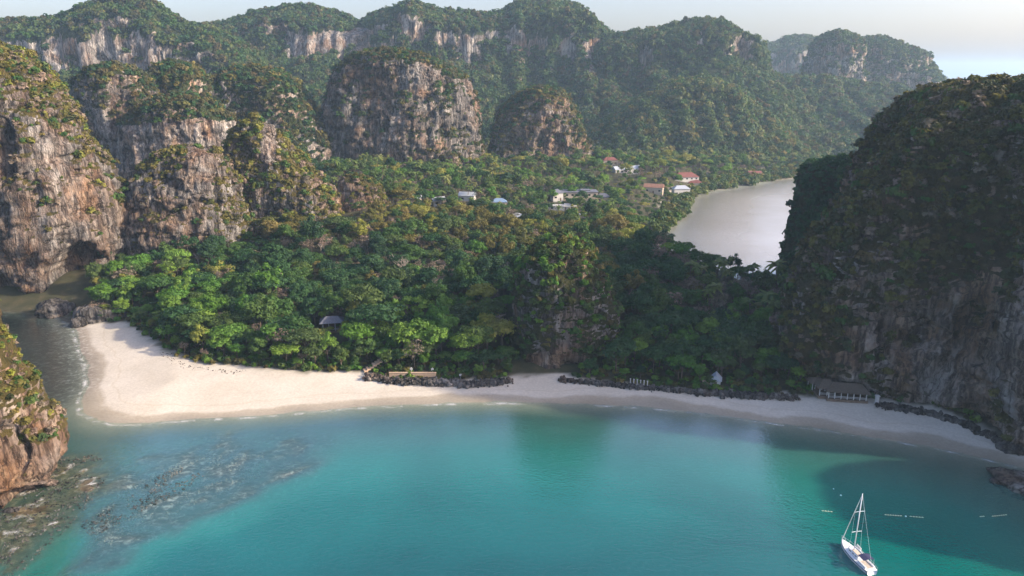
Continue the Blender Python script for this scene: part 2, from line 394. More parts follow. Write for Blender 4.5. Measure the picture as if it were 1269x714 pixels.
# ---- sea: one sheet at z = 0, see-through where shallow
wxs = axis(-250, 180, 3.0, -FAR, FAR, 1.11); wys = axis(100, 335, 3.0, -FAR, FAR, 1.11)
WX, WY = np.meshgrid(wxs, wys, indexing='ij'); W2 = np.column_stack([WX.ravel(), WY.ravel()])
WZ, WSD, _ = land_height(W2)
keep = WSD < 14
sea_m = fast_mesh('sea', np.column_stack([W2, np.zeros(len(W2))]), grid_quads(len(wxs), len(wys)))
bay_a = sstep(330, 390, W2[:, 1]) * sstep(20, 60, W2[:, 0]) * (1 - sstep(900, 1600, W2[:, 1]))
set_attr(sea_m, 'depth', np.clip(-WZ, -1, 14)); set_attr(sea_m, 'bay', bay_a)
lgw = sstep(-25, 10, poly_sd(W2, LAGOON)); set_attr(sea_m, 'lagoon', lgw)
def sea_mat():
    m, nt, out = new_mat('sea_water')
    pp = pos_n(nt)
    dp = attr_n(nt, 'depth').outputs['Fac']
    d01 = math_n(nt, 'DIVIDE', dp, 14.0, True)
    c = ramp(nt, [(0, (.10, .30, .25)), (.10, (.02, .215, .18)), (.28, (.001, .13, .115)), (.55, (.0003, .082, .088)), (1, (.0003, .064, .082))], d01)
    pn = noise_n(nt, .018, pp, 4, .55, .5)
    c = mixc(nt, c, ramp(nt, [(.35, .78), (.65, 1.16)], pn), 1.0, 'MULTIPLY')
    bcol = ramp(nt, [(.35, (.58, .53, .47)), (.65, (.70, .68, .66))], noise_n(nt, .012, pp, 4))  # milky bay water, lightened further with painted-in sky reflection
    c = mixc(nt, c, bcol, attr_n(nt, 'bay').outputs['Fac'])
    c = mixc(nt, c, (.05, .055, .038), math_n(nt, 'MULTIPLY', attr_n(nt, 'lagoon').outputs['Fac'], .8))  # lagoon darkened: the rock's shade painted in over its dark shallow bed
    # murk: more water, less seabed
    al = math_n(nt, 'SUBTRACT', 1.0, math_n(nt, 'POWER', 2.718, math_n(nt, 'MULTIPLY', dp, -.75)), True)
    # waves
    w1 = noise_n(nt, .16, pos_n(nt, (1, 1.9, 1)), 4, .6, .8)
    w2 = noise_n(nt, .75, pos_n(nt, (1, 1.6, 1)), 3, .6, .4)
    hh = math_n(nt, 'ADD', math_n(nt, 'MULTIPLY', w1, .30), math_n(nt, 'MULTIPLY', w2, .85))
    b = N(nt, 'ShaderNodeBump'); b.inputs['Strength'].default_value = .12; b.inputs['Distance'].default_value = 1.0
    nt.links.new(hh, b.inputs['Height'])
    dif = N(nt, 'ShaderNodeBsdfDiffuse'); nt.links.new(c, dif.inputs[0])
    tr = N(nt, 'ShaderNodeBsdfTransparent'); tr.inputs[0].default_value = (.86, .95, .94, 1)
    m1 = N(nt, 'ShaderNodeMixShader'); nt.links.new(al, m1.inputs[0]); nt.links.new(tr.outputs[0], m1.inputs[1]); nt.links.new(dif.outputs[0], m1.inputs[2])
    gl = N(nt, 'ShaderNodeBsdfGlossy'); gl.inputs['Roughness'].default_value = .015; nt.links.new(b.outputs[0], gl.inputs['Normal'])
    fr = N(nt, 'ShaderNodeFresnel'); fr.inputs['IOR'].default_value = 1.34; nt.links.new(b.outputs[0], fr.inputs['Normal'])
    edge = ramp(nt, [(.0, 0.0), (.035, 1.0)], d01)
    m2 = N(nt, 'ShaderNodeMixShader'); nt.links.new(math_n(nt, 'MULTIPLY', math_n(nt, 'MULTIPLY', math_n(nt, 'MULTIPLY', fr.outputs[0], 3.4, True), math_n(nt, 'SUBTRACT', 1.0, math_n(nt, 'MULTIPLY', attr_n(nt, 'bay').outputs['Fac'], .45))), edge), m2.inputs[0]); nt.links.new(m1.outputs[0], m2.inputs[1]); nt.links.new(gl.outputs[0], m2.inputs[2])
    fo = ramp(nt, [(.0, 0.0), (.0016, 1.0), (.0042, 1.0), (.0075, 0.0)], d01)
    fo = math_n(nt, 'MULTIPLY', fo, ramp(nt, [(.48, 0.0), (.62, 1.0)], noise_n(nt, .22, pp, 6, .7)))
    fb = N(nt, 'ShaderNodeBsdfDiffuse'); fb.inputs[0].default_value = (.75, .76, .74, 1)
    m3 = N(nt, 'ShaderNodeMixShader'); nt.links.new(math_n(nt, 'MULTIPLY', fo, .55), m3.inputs[0]); nt.links.new(m2.outputs[0], m3.inputs[1]); nt.links.new(fb.outputs[0], m3.inputs[2])
    nt.links.new(m3.outputs[0], out.inputs['Surface'])
    return m
sea = link('sea', sea_m, sea_mat()); tag(sea, 'turquoise sea with calm ripples, milky bay behind with sky brightness painted in', kind='structure')

# ================================================================== LIMESTONE TOWERS
SCATTER = {}     # zone -> list of (pos, scale)
KARSTS = []      # footprints, to keep trees off
def catmull(P, n):
    P = np.asarray(P, float); out = []
    k = len(P)
    for i in range(k):
        p0, p1, p2, p3 = P[i - 1], P[i], P[(i + 1) % k], P[(i + 2) % k]
        for t in np.linspace(0, 1, 24, endpoint=False):
            out.append(.5 * ((2 * p1) + (-p0 + p2) * t + (2 * p0 - 5 * p1 + 4 * p2 - p3) * t * t + (-p0 + 3 * p1 - 3 * p2 + p3) * t ** 3))
    out = np.array(out + out[:1]); s = np.concatenate([[0], np.cumsum(np.linalg.norm(np.diff(out, axis=0), axis=1))])
    q = np.linspace(0, s[-1], n, endpoint=False)
    return np.column_stack([np.interp(q, s, out[:, 0]), np.interp(q, s, out[:, 1])])
def grid_normals(V):
    du = np.roll(V, -1, 0) - np.roll(V, 1, 0)
    dv = np.empty_like(V); dv[:, 1:-1] = V[:, 2:] - V[:, :-2]; dv[:, 0] = V[:, 1] - V[:, 0]; dv[:, -1] = V[:, -1] - V[:, -2]
    n = np.cross(du, dv); n /= np.linalg.norm(n, axis=-1, keepdims=True) + 1e-9
    return n
def interp_outline(pts, Y):
    w = np.array([at_depth(px, py, Y) for px, py in pts]); o = np.argsort(w[:, 2], kind='stable')
    return w[o, 2], w[o, 0]

def karst(name, label, Y, left, right, half_depth, mat, nt_=220, nz=150, y_pow=.8, poly=None, amp=1.0, dents=(), notch=0.0, veg=None, veg_cut=.50,
          shrubs=None, shrub_d=9.0, shrub_s=(1.0, 1.6), z0=-3.0, seed=0.0, sup=2.6, lean=0.0, flute=1.0):
    zl, xl = interp_outline(left, Y); zr, xr = interp_outline(right, Y)
    top = max(zl[-1], zr[-1])
    zz = np.linspace(z0, top, 600)
    L = np.interp(zz, zl, xl); Rr = np.interp(zz, zr, xr)
    mid_top = .5 * (L[-1] + Rr[-1])
    L = np.minimum(L, mid_top + 1e9); a = np.maximum((Rr - L) / 2, .02); mid = (L + Rr) / 2
    # close the summit
    f = np.clip((top - zz) / (top * .055), 0, 1); a = a * np.where(f < 1, np.sqrt(1 - (1 - f) ** 2 * .9996), 1)
    a0, m0 = a[0], mid[0]
    if poly is None:
        th = np.linspace(0, 2 * math.pi, 720, endpoint=False)
        cx_, sy_ = np.cos(th), np.sin(th)
        base = np.column_stack([a0 * np.sign(cx_) * np.abs(cx_) ** (2 / sup), half_depth * np.sign(sy_) * np.abs(sy_) ** (2 / sup)])
        s = np.concatenate([[0], np.cumsum(np.linalg.norm(np.diff(np.vstack([base, base[:1]]), axis=0), axis=1))])
        q = np.linspace(0, s[-1], nt_, endpoint=False); bb = np.vstack([base, base[:1]])
        base = np.column_stack([np.interp(q, s, bb[:, 0]), np.interp(q, s, bb[:, 1])])
    else:
        base = catmull(poly, nt_); base = base - np.array([m0, Y])
    ar = .5 * np.sum(base[:, 0] * np.roll(base[:, 1], -1) - np.roll(base[:, 0], -1) * base[:, 1])
    if ar < 0: base = base[::-1]
    seg = np.sqrt(np.diff(zz) ** 2 + np.diff(a) ** 2); s = np.concatenate([[0], np.cumsum(seg)])
    q = np.linspace(0, s[-1], nz); lz = np.interp(q, s, zz); la = np.interp(lz, zz, a); lm = np.interp(lz, zz, mid)
    k = la / a0
    V = np.empty((nt_, nz, 3))
    V[:, :, 0] = lm[None] + base[:, :1] * k[None]
    V[:, :, 1] = Y + base[:, 1:] * (k ** y_pow * np.where(k < .15, k / .15, 1))[None] + lean * (lz / top)[None]
    V[:, :, 2] = lz[None]
    rise = sstep(1.0, .80, (V[:, :, 2] - z0) / (top - z0))     # displace the skyline less
    size = min(1.0, (a0 * 2) / 90 + .35) * amp
    n = grid_normals(V); hz = sstep(.95, .5, n[..., 2])
    o3 = np.array([seed * 31.7, seed * 11.3, seed * 7.1])
    d = 9.0 * size * fbm(xy0(V, 46, 60) + o3, 3) * (.35 + .65 * rise)
    d += 4.0 * size * flute * ridged(xy0(V, 17, 60) + o3, 3) * hz
    nh = n.copy(); nh[..., 2] *= .35
    V = V + nh * d[..., None]
    n = grid_normals(V); hz = sstep(.95, .5, n[..., 2])
    d = 1.9 * size * flute * ridged(xy0(V, 6.0, 30) + o3 + 3, 3) * hz + 1.6 * size * fbm(xy0(V, 9, 5) + o3, 4) + .6 * size * fbm(xy0(V, 2.6, 2.0) + o3, 3)
    V = V + n * d[..., None]
    px, py, dep = project(V)
    facing = n[..., 1] < .35
    for (cx_, cy_, rx, ry, dd) in dents:
        r = np.sqrt(((px - cx_) / rx) ** 2 + ((py - cy_) / ry) ** 2) + .16 * fbm(V / 5 + 2, 3)
        wgt = sstep(1.1, .62, r) * facing
        V[..., 1] += dd * wgt; V[..., 0] += -.15 * dd * wgt * np.sign(m0 + .01) * -1
    hole = sstep(.12, .42, fbm(xy0(V, 12, 9) + o3 + 8, 3)) * hz * facing
    V[..., 0] -= n[..., 0] * 3.2 * size * hole; V[..., 1] -= n[..., 1] * 3.2 * size * hole
    n = grid_normals(V)
    d = size * flute * (.75 * ridged(xy0(V, 2.4, 9) + o3 + 6, 2) + .35 * fbm(xy0(V, 1.3, 1.0) + o3, 2)) * hz
    V = V + n * d[..., None]
    if notch:
        wgt = sstep(5.5, 2.0, V[..., 2] + 1.2 * fbm(V / 7, 2)) * hz
        V[..., 0] -= n[..., 0] * notch * wgt; V[..., 1] -= n[..., 1] * notch * wgt
    n = grid_normals(V)
    cl = sstep(-.05, .75, n[..., 2])
    vg = cl + .42 * fbm(xy0(V, 20, 26) + o3 + 5, 4) + .22 * fbm(V / 5 + o3, 3)
    if veg is not None: vg = vg + veg(px, py, V[..., 2] / top)
    vg = sstep(veg_cut - .22, veg_cut + .22, vg)
    me = fast_mesh(name, V.reshape(-1, 3), grid_quads(nt_, nz, True))
    set_attr(me, 'veg', vg.ravel())
    o = link(name, me, mat); tag(o, label, kind='structure')
    KARSTS.append(np.column_stack([lm[0] + base[:, 0] * .97, Y + base[:, 1] * .97]))
    # shrub points
    if shrubs:
        Pq = V; A = np.linalg.norm(np.cross(Pq[np.r_[1:nt_, 0]][:, :-1] - Pq[:, :-1], Pq[:, 1:] - Pq[:, :-1]), axis=-1)
        wq = A * sstep(.42, .72, vg[:, :-1]) * ((n[:, :-1, 1] < .45) | (n[:, :-1, 2] > .35)) * (px[:, :-1] > -140) * (px[:, :-1] < 1420) * (V[:, :-1, 2] > 4)
        tot = wq.sum(); cnt = int(tot / shrub_d)
        rs = np.random.RandomState(int(seed * 10) + 5)
        if cnt > 0:
            idx = rs.choice(wq.size, cnt, p=(wq / tot).ravel()); iu, iv = np.unravel_index(idx, wq.shape)
            r1, r2 = rs.rand(cnt, 1), rs.rand(cnt, 1)
            pts = Pq[iu, iv] + (Pq[(iu + 1) % nt_, iv] - Pq[iu, iv]) * r1 + (Pq[iu, iv + 1] - Pq[iu, iv]) * r2
            sc_ = shrub_s[0] + (shrub_s[1] - shrub_s[0]) * rs.rand(cnt) ** 2.0
            sc_ *= (.40 + .6 * vg[iu, iv]) * (.62 + .38 * sstep(.15, .7, n[iu, iv, 2]))
            nn = n[iu, iv]
            pts = pts + nn * 0.15 * sc_[:, None]; pts[:, 2] -= .5 * sc_
            SCATTER.setdefault(shrubs, []).append((pts, sc_, label))
    return o

M_LIT = rock_mat('limestone_warm', .34, .5, (.05, .05, .016), (.12, .095, .03), .85)
M_NEAR = rock_mat('limestone_stained', .8, .6, (.06, .055, .018), (.13, .10, .035), 1.1)
M_SHADE = rock_mat('limestone_brown', .95, .8, (.05, .045, .02), (.085, .07, .032), 1.35)
M_GREY = rock_mat('limestone_grey', .2, .6, (.03, .04, .014), (.06, .06, .024), .8)
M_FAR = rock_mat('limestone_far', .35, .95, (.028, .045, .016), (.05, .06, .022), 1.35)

# big headland on the beach's eastern end (its long side runs on beyond the frame)
P1 = [ground(*p)[:2] for p in ((992, 470), (1040, 487), (1095, 497), (1150, 508), (1185, 520), (1225, 541), (1269, 566))] + [(156, 171), (182, 160), (230, 155), (300, 168), (345, 208), (345, 290), (290, 345), (200, 350), (140, 320), (112, 270)]
def veg1(px, py, zt):
    rock = sstep(385, 425, py + .42 * (px - 1050)) * sstep(1000, 1060, px) * sstep(300, 350, py)
    return .50 - .90 * rock + .5 * sstep(455, 490, py) * sstep(1160, 1090, px)
karst('karst_headland', 'huge dark vegetated limestone headland rising from the shaded end of the beach', 245,
      [(998, 482), (988, 440), (994, 400), (1008, 365), (1030, 325), (1054, 290), (1077, 255), (1099, 222), (1114, 200), (1128, 180), (1142, 158), (1172, 130), (1200, 110), (1245, 100)],
      [(1900, 480), (1890, 300), (1800, 200), (1650, 150), (1500, 118), (1300, 100)], 90, M_SHADE, 600, 320, .60, poly=P1, dents=((1215, 430, 42, 60, 8), (1125, 420, 44, 40, 5), (1165, 470, 30, 30, 5), (1250, 480, 22, 60, 6)),
      notch=2.0, veg=veg1, shrubs='brown', shrub_d=4.0, shrub_s=(1.0, 2.6), seed=1, amp=.85, veg_cut=.56)
karst('karst_shoulder', 'dark green sheer limestone shoulder behind the shaded headland, above the bay', 335,
      [(981, 345), (979, 320), (983, 290), (990, 255), (998, 225), (1006, 208), (1022, 199)], [(1130, 345), (1120, 260), (1100, 220), (1075, 202), (1040, 196)], 26, M_GREY, 200, 130, .9,
      veg=lambda px, py, zt: .9 + 0 * px, shrubs='dark', shrub_d=5, shrub_s=(1.2, 2.6), seed=2, amp=.55)
karst('karst_spur', 'low rocky spur added out of view to shade the sea', 142,  # unseen spur, added to throw shade on the water below the headland
      [(1490, 680), (1490, 640), (1495, 560), (1530, 480), (1575, 458)], [(1830, 680), (1825, 600), (1815, 530), (1760, 470), (1650, 458)], 21, M_SHADE, 160, 90, .6, notch=2.0, veg=lambda px, py, zt: .2 + 0 * px, seed=16, amp=.6)
# left cliff with the sea cave
def veg2(px, py, zt):
    return -.34 + .66 * sstep(185, 105, py - .55 * (px - 60)) - .3 * sstep(290, 330, py) + .25 * sstep(100, 40, py)
karst('karst_cliff', 'tall streaked limestone cliff with a sea cave at its foot', 352,
      [(-420, 385), (-410, 200), (-330, 110), (-230, 60), (-150, 45), (-100, 40)],
      [(150, 385), (142, 345), (141, 310), (138, 260), (126, 215), (100, 165), (75, 128), (60, 108), (35, 84), (15, 68), (0, 61), (-50, 44), (-90, 40)], 42, M_LIT, 420, 260, .42,
      dents=((96, 347, 44, 46, 16), (4, 190, 16, 42, 7), (-8, 365, 30, 26, 6)), notch=2.5, veg=veg2, shrubs='olive', shrub_d=4.5, shrub_s=(.8, 2.6), seed=3, amp=.8, veg_cut=.58)
def veg3(px, py, zt): return .42 * sstep(238, 205, py) * sstep(236, 224, px) -.50 + .70 * sstep(235, 285, px + .12 * (py - 260)) + .12 * sstep(215, 190, py) - .5 * sstep(320, 345, py) * sstep(245, 230, px)
karst('karst_pinnacle', 'grey fluted limestone pinnacle with golden scrub down one side, above the sand spit', 372,
      [(170, 352), (163, 330), (160, 280), (164, 235), (176, 205), (195, 188), (225, 180)], [(318, 352), (310, 325), (302, 285), (288, 245), (276, 210), (264, 190), (240, 180)], 24, M_LIT, 280, 200, .85,
      dents=((222, 348, 26, 14, 6),), veg=veg3, shrubs='olive', shrub_d=4.5, shrub_s=(.8, 2.4), seed=4, amp=.8, veg_cut=.60)
def veg4(px, py, zt): return .12 - .9 * sstep(12, 5, abs(px - 333)) * sstep(152, 158, py) * sstep(212, 196, py) + .1 * sstep(345, 375, px) - .35 * sstep(18, 6, abs(px - 338)) * sstep(210, 170, py)
karst('karst_pinnacle', 'scrub covered limestone pinnacle with a pale rock tip and a long sunlit shoulder', 412,
      [(276, 330), (279, 260), (281, 210), (287, 175), (298, 155), (312, 147)], [(450, 330), (425, 270), (403, 236), (380, 212), (356, 190), (345, 172), (333, 156), (322, 148)], 27, M_LIT, 260, 180, .85,
      veg=veg4, shrubs='olive', shrub_d=5, shrub_s=(.9, 2.6), seed=5, amp=.75, veg_cut=.58)
# pale wall behind the pinnacles, with the wooded domes above it
def veg5a(px, py, zt): return .10 - .35 * sstep(18, 8, abs(px - 150)) * sstep(90, 110, py) - .3 * sstep(150, 170, py) * sstep(205, 190, py) + .5 * sstep(200, 215, py)
karst('karst_tower', 'narrow brown capped limestone tower rising beside the pale wall', 575,
      [(90, 240), (93, 180), (97, 130), (107, 98), (122, 84), (138, 79)], [(198, 240), (194, 180), (189, 142), (181, 112), (168, 92), (150, 80)], 28, M_GREY, 200, 150, .5, veg=veg5a, veg_cut=.56, shrubs='shade', shrub_d=9, shrub_s=(1.4, 3.4), seed=6, amp=.7)
def veg5b(px, py, zt): return .5 * sstep(208, 222, py) + .30 - 1.0 * sstep(148, 158, py + .04 * (px - 220))
karst('karst_wall', 'pale fluted limestone wall under a brown forest cap behind the pinnacles', 548,
      [(150, 240), (154, 195), (162, 155), (182, 132), (205, 122)], [(304, 240), (300, 205), (294, 170), (286, 148), (264, 130), (236, 119)], 24, M_FAR, 230, 140, .4, veg=veg5b, veg_cut=.55, shrubs='shade', shrub_d=9, shrub_s=(1.4, 3.4), seed=14, amp=.6)
karst('karst_dome', 'steep wooded limestone dome above the pale fluted wall', 625,
      [(160, 220), (182, 118), (196, 88), (212, 77)], [(268, 220), (260, 136), (250, 102), (238, 85), (224, 76)], 40, M_FAR, 180, 120, .7, veg=lambda px, py, zt: .4 + 0 * px, shrubs='shade', shrub_d=11, shrub_s=(1.8, 4.0), seed=15, amp=.8)
karst('karst_dome', 'broad wooded limestone dome between the pale wall and the broad grey tower', 675,
      [(238, 240), (256, 128), (267, 100), (288, 87), (308, 82)], [(425, 240), (402, 180), (380, 134), (364, 106), (346, 92), (322, 82)], 50, M_FAR, 220, 120, .7,
      veg=lambda px, py, zt: .4 - .5 * sstep(370, 385, px) * sstep(150, 170, py), shrubs='shade', shrub_d=12, shrub_s=(1.8, 4.2), seed=7, amp=.9)
def veg6(px, py, zt):
    face = sstep(66, 86, py) * sstep(600, 585, px)
    gully = sstep(30, 8, abs(px - (545 - .3 * (py - 130))))
    return .25 - .66 * face + .22 * gully + .25 * sstep(16, 6, abs(px - 497 + .1 * (py - 100))) * sstep(150, 110, py) + .3 * sstep(180, 205, py)
karst('karst_tower', 'broad blue grey limestone tower standing behind the forest, white streaks on its face', 705,
      [(400, 240), (404, 195), (406, 150), (414, 112), (426, 85), (440, 70), (460, 63), (480, 62)], [(596, 240), (594, 190), (592, 150), (586, 120), (573, 97), (556, 84), (540, 76), (520, 68), (500, 62)], 50, M_GREY, 340, 210, .32,
      veg=veg6, shrubs='shade', shrub_d=8, shrub_s=(1.2, 3.2), seed=8, amp=.9, veg_cut=.58)
def veg7(px, py, zt): return .16 - .75 * sstep(165, 180, py) * sstep(26, 10, abs(px - 690)) - .45 * sstep(10, 3, abs(px - 648)) * sstep(150, 170, py)
karst('karst_tower', 'smaller scrubby limestone tower with an orange sunlit foot beside the village', 735,
      [(600, 240), (606, 200), (609, 165), (622, 138), (640, 122), (655, 112), (668, 107)], [(730, 240), (728, 200), (724, 165), (714, 138), (703, 120), (690, 111), (678, 107)], 38, M_LIT, 260, 170, .45,
      veg=veg7, shrubs='shade', shrub_d=8, shrub_s=(1.2, 3.2), seed=9, amp=.75, veg_cut=.56)
karst('karst_stump', 'small pale pointed rock stump in front of the broad grey tower', 650,
      [(540, 245), (547, 225), (549, 205), (553, 192), (557, 188)], [(592, 245), (585, 225), (574, 208), (566, 194), (560, 188)], 14, M_LIT, 110, 70, .9, veg=lambda px, py, zt: -.05 + .3 * sstep(565, 580, px), shrubs='olive', shrub_d=9, seed=10, amp=.4)
# knoll on the beach
def veg8(px, py, zt): return .48 - 1.08 * sstep(438, 452, py + .02 * (px - 650)) * sstep(735, 712, px) - .24 * sstep(60, 20, abs(px - 690)) * sstep(360, 400, py)
karst('karst_knoll', 'small overgrown limestone knoll at the back of the beach with a bare white foot', 254,
      [(628, 470), (632, 445), (636, 412), (641, 374), (650, 340), (662, 315), (677, 300), (692, 293)], [(775, 470), (768, 440), (760, 402), (751, 362), (739, 328), (724, 304), (706, 293)], 19, M_GREY, 280, 210, .6,
      veg=veg8, shrubs='knoll', shrub_d=5, shrub_s=(1.0, 2.1), seed=11, amp=.5, notch=.8)
karst('karst_outcrop', 'grey rock outcrop standing out of the wooded ridge', 425,
      [(408, 320), (412, 280), (416, 245), (423, 224), (434, 216)], [(505, 320), (488, 275), (473, 248), (462, 228), (448, 216)], 15, M_LIT, 140, 90, .9,
      veg=lambda px, py, zt: -.35 + .8 * sstep(448, 462, px), shrubs='olive', shrub_d=6, seed=12, amp=.4)
# sea stack headland at the reef
def veg0(px, py, zt): return -.06 + .40 * sstep(545, 480, py - .3 * (px - 40)) - .5 * sstep(545, 575, py) + .2 * sstep(70, 80, px)
karst('karst_headland', 'sunlit ochre limestone headland with golden scrub standing on the brown reef flat', 165,
      [(-560, 640), (-540, 500), (-480, 400), (-380, 330), (-260, 290)],
      [(32, 650), (42, 620), (45, 585), (38, 555), (24, 528), (10, 500), (-6, 472), (-22, 446), (-40, 420), (-58, 395), (-96, 355), (-160, 330), (-240, 310)], 22, M_NEAR, 380, 260, .5,
      dents=((12, 565, 26, 38, 4), (40, 618, 40, 14, 5)), notch=2.2, veg=veg0, shrubs='olive', shrub_d=4, shrub_s=(.7, 1.7), seed=13, amp=.5)

# ================================================================== FAR RIDGES
def ridge(name, label, Y, skyline, foot, back, cliff, mat, nu=320, nv=110, amp=1.0, seed=0.0, veg=None, shrubs='far', shrub_d=42, shrub_s=(4.2, 7.0), z0=-2.0, round_top=24):
    """skyline: photo points at depth Y; foot: metres the slope reaches towards the viewer; cliff: fraction of height where the wall starts"""
    W = np.array([at_depth(px, py, Y) for px, py in skyline])
    s = np.concatenate([[0], np.cumsum(np.hypot(np.diff(W[:, 0]), np.diff(W[:, 2])))])
    q = np.linspace(0, s[-1], nu); X = np.interp(q, s, W[:, 0]); H = np.interp(q, s, W[:, 2])
    H = np.maximum(H, .5)
    u = np.arange(nu)[:, None] / 9.0
    fc = np.clip(cliff + .22 * fbm(np.concatenate([u, u * 0 + seed * 5, u * 0], 1), 3)[:, None], .1, .9)
    prof = [(-1.0, 0.0), (-.72, .30), (-.42, .68), (-.22, 1.0)]        # talus in units of (foot, cliff base)
    pts = []
    for a_, b_ in prof: pts.append((a_ * foot + 0 * fc, b_ * fc))
    wall = .10 * foot
    pts.append((-.22 * foot + wall * .35, fc + (1 - fc) * .72)); pts.append((-round_top + 0 * fc, .93 + 0 * fc)); pts.append((0 * fc, 1 + 0 * fc)); pts.append((round_top * 1.5 + 0 * fc, .97 + 0 * fc)); pts.append((back + 0 * fc, 0 * fc))
    PY = np.concatenate([p[0] * np.ones((nu, 1)) for p in pts], 1); PZ = np.concatenate([p[1] * np.ones((nu, 1)) for p in pts], 1)
    hm = H.mean(); dseg = np.hypot(np.diff(PY.mean(0)), np.diff(PZ.mean(0)) * hm); t = np.concatenate([[0], np.cumsum(dseg)])
    tv = np.linspace(0, t[-1], nv)
    V = np.empty((nu, nv, 3))
    for i in range(nu):
        V[i, :, 1] = Y + np.interp(tv, t, PY[i]); V[i, :, 2] = z0 + np.interp(tv, t, PZ[i]) * (H[i] - z0)
    V[:, :, 0] = X[:, None] * (1 + .25 * (V[:, :, 1] - Y) / Y * 0)
    hf = np.clip(H / H.max(), .05, 1)[:, None]
    n = grid_normals(V); n[0] = n[1]; n[-1] = n[-2]
    o3 = np.array([seed * 13.1, seed * 5.7, seed * 3.3])
    sky_near = sstep(20, 60, np.abs(V[:, :, 1] - Y))
    d = amp * hf * (24 * fbm(xy0(V, 140, 220) + o3, 3) * (.25 + .75 * sky_near) + 10 * ridged(xy0(V, 52, 120) + o3, 3) * sstep(.9, .3, n[..., 2]))
    V[..., 1] += n[..., 1] * d; V[..., 0] += n[..., 0] * d; V[..., 2] += n[..., 2] * d * .6 * sky_near
    n = grid_normals(V); n[0] = n[1]; n[-1] = n[-2]
    d = amp * (4.5 * ridged(xy0(V, 22, 80) + o3, 3) * sstep(.9, .3, n[..., 2]) + 3.0 * fbm(V / 26 + o3, 4))
    V += n * d[..., None]
    hole = sstep(.05, .45, fbm(xy0(V, 34, 22) + o3 + 8, 3)) * sstep(.7, .3, n[..., 2])
    V[..., 1] += 9 * amp * hole
    V[:, 0, 2] = np.minimum(V[:, 0, 2], -2)
    n = grid_normals(V); n[0] = n[1]; n[-1] = n[-2]
    px, py, dep = project(V)
    vg = sstep(.05, .62, n[..., 2]) + .30 * fbm(xy0(V, 60, 60) + o3 + 5, 4) + .15
    if veg is not None: vg = vg + veg(px, py)
    vg = sstep(.28, .72, vg)
    me = fast_mesh(name, V.reshape(-1, 3), grid_quads(nu, nv))
    set_attr(me, 'veg', vg.ravel())
    o = link(name, me, mat); tag(o, label, kind='structure')
    A = np.linalg.norm(np.cross(V[1:, :-1] - V[:-1, :-1], V[:-1, 1:] - V[:-1, :-1]), axis=-1)
    wq = A * sstep(.45, .7, vg[:-1, :-1]) * (V[:-1, :-1, 1] < Y + round_top * 2) * (px[:-1, :-1] > -120) * (px[:-1, :-1] < 1390) * (V[:-1, :-1, 2] > 2.5)
    tot = wq.sum(); cnt = int(tot / shrub_d); rs = np.random.RandomState(int(seed * 7) + 3)
    idx = rs.choice(wq.size, cnt, p=(wq / tot).ravel()); iu, iv = np.unravel_index(idx, wq.shape)
    r1, r2 = rs.rand(cnt, 1), rs.rand(cnt, 1)
    p = V[iu, iv] + (V[iu + 1, iv] - V[iu, iv]) * r1 + (V[iu, iv + 1] - V[iu, iv]) * r2
    sc_ = shrub_s[0] + (shrub_s[1] - shrub_s[0]) * rs.rand(cnt) ** 1.5
    p[:, 2] -= .35 * sc_
    SCATTER.setdefault(shrubs, []).append((p, sc_, label))
    return o

def vr1(px, py): return .12 - .62 * sstep(42, 60, py) * sstep(112, 98, py) * sstep(215, 205, px) + .3 * sstep(24, 10, abs(px - 88)) * sstep(20, 50, py)
ridge('karst_ridge', 'far forested limestone ridge with a peak and a long pale cliff band', 1010,
      [(-260, 90), (-180, 40), (-90, 30), (-20, 30), (10, 27), (50, 25), (80, 20), (100, 10), (122, 2), (150, -6), (172, -3), (190, 6), (205, 18), (216, 28), (235, 32), (270, 40), (300, 60), (330, 110)],
      230, 200, .50, M_FAR, seed=1, veg=vr1, nu=340)
def bump_(px, py, c, h, y0, y1): return sstep(h, h * .4, abs(px - c)) * sstep(y0 - 6, y0 + 3, py) * sstep(y1 + 6, y1 - 3, py)
def vr2(px, py):
    v = .30 + 0 * px
    for c, h, y0, y1 in ((375, 36, 45, 74), (425, 34, 38, 66), (448, 14, 35, 70), (508, 16, 24, 42), (553, 14, 40, 60), (580, 20, 42, 74), (638, 16, 46, 66), (665, 16, 52, 64), (705, 14, 55, 78), (738, 22, 56, 96)):
        v = v - 1.35 * bump_(px, py, c, h, y0, y1)
    return v
ridge('karst_ridge', 'long far forested limestone ridge with scattered white cliff patches behind the towers', 1240,
      [(120, 110), (190, 60), (235, 38), (257, 33), (290, 26), (312, 17), (345, 10), (372, 7), (400, 11), (422, 18), (447, 27), (465, 19), (482, 13), (498, 6), (515, 3), (530, 9), (547, 14), (575, 16), (602, 17), (625, 15), (634, 8),
       (655, 2), (690, 1), (715, 7), (730, 17), (742, 29), (757, 45), (775, 60), (800, 90), (840, 140), (880, 190)], 380, 260, .55, M_FAR, seed=2, veg=vr2, nu=420, nv=120)
def vr3(px, py): return .48 - 1.6 * bump_(px, py, 921, 13, 50, 74) - .8 * bump_(px, py, 866, 10, 42, 58) - .7 * bump_(px, py, 802, 12, 60, 86)
ridge('karst_ridge', 'far flat-topped forested ridge ending in a white cliff tip above the bay', 1160,
      [(690, 130), (730, 70), (757, 46), (780, 42), (800, 37), (828, 34), (842, 33), (855, 26), (872, 24), (892, 28), (908, 36), (922, 48), (928, 58), (930, 76), (945, 86), (975, 110), (1010, 150), (1040, 190)], 330, 240, .55, M_FAR, seed=3, veg=vr3, nu=300)
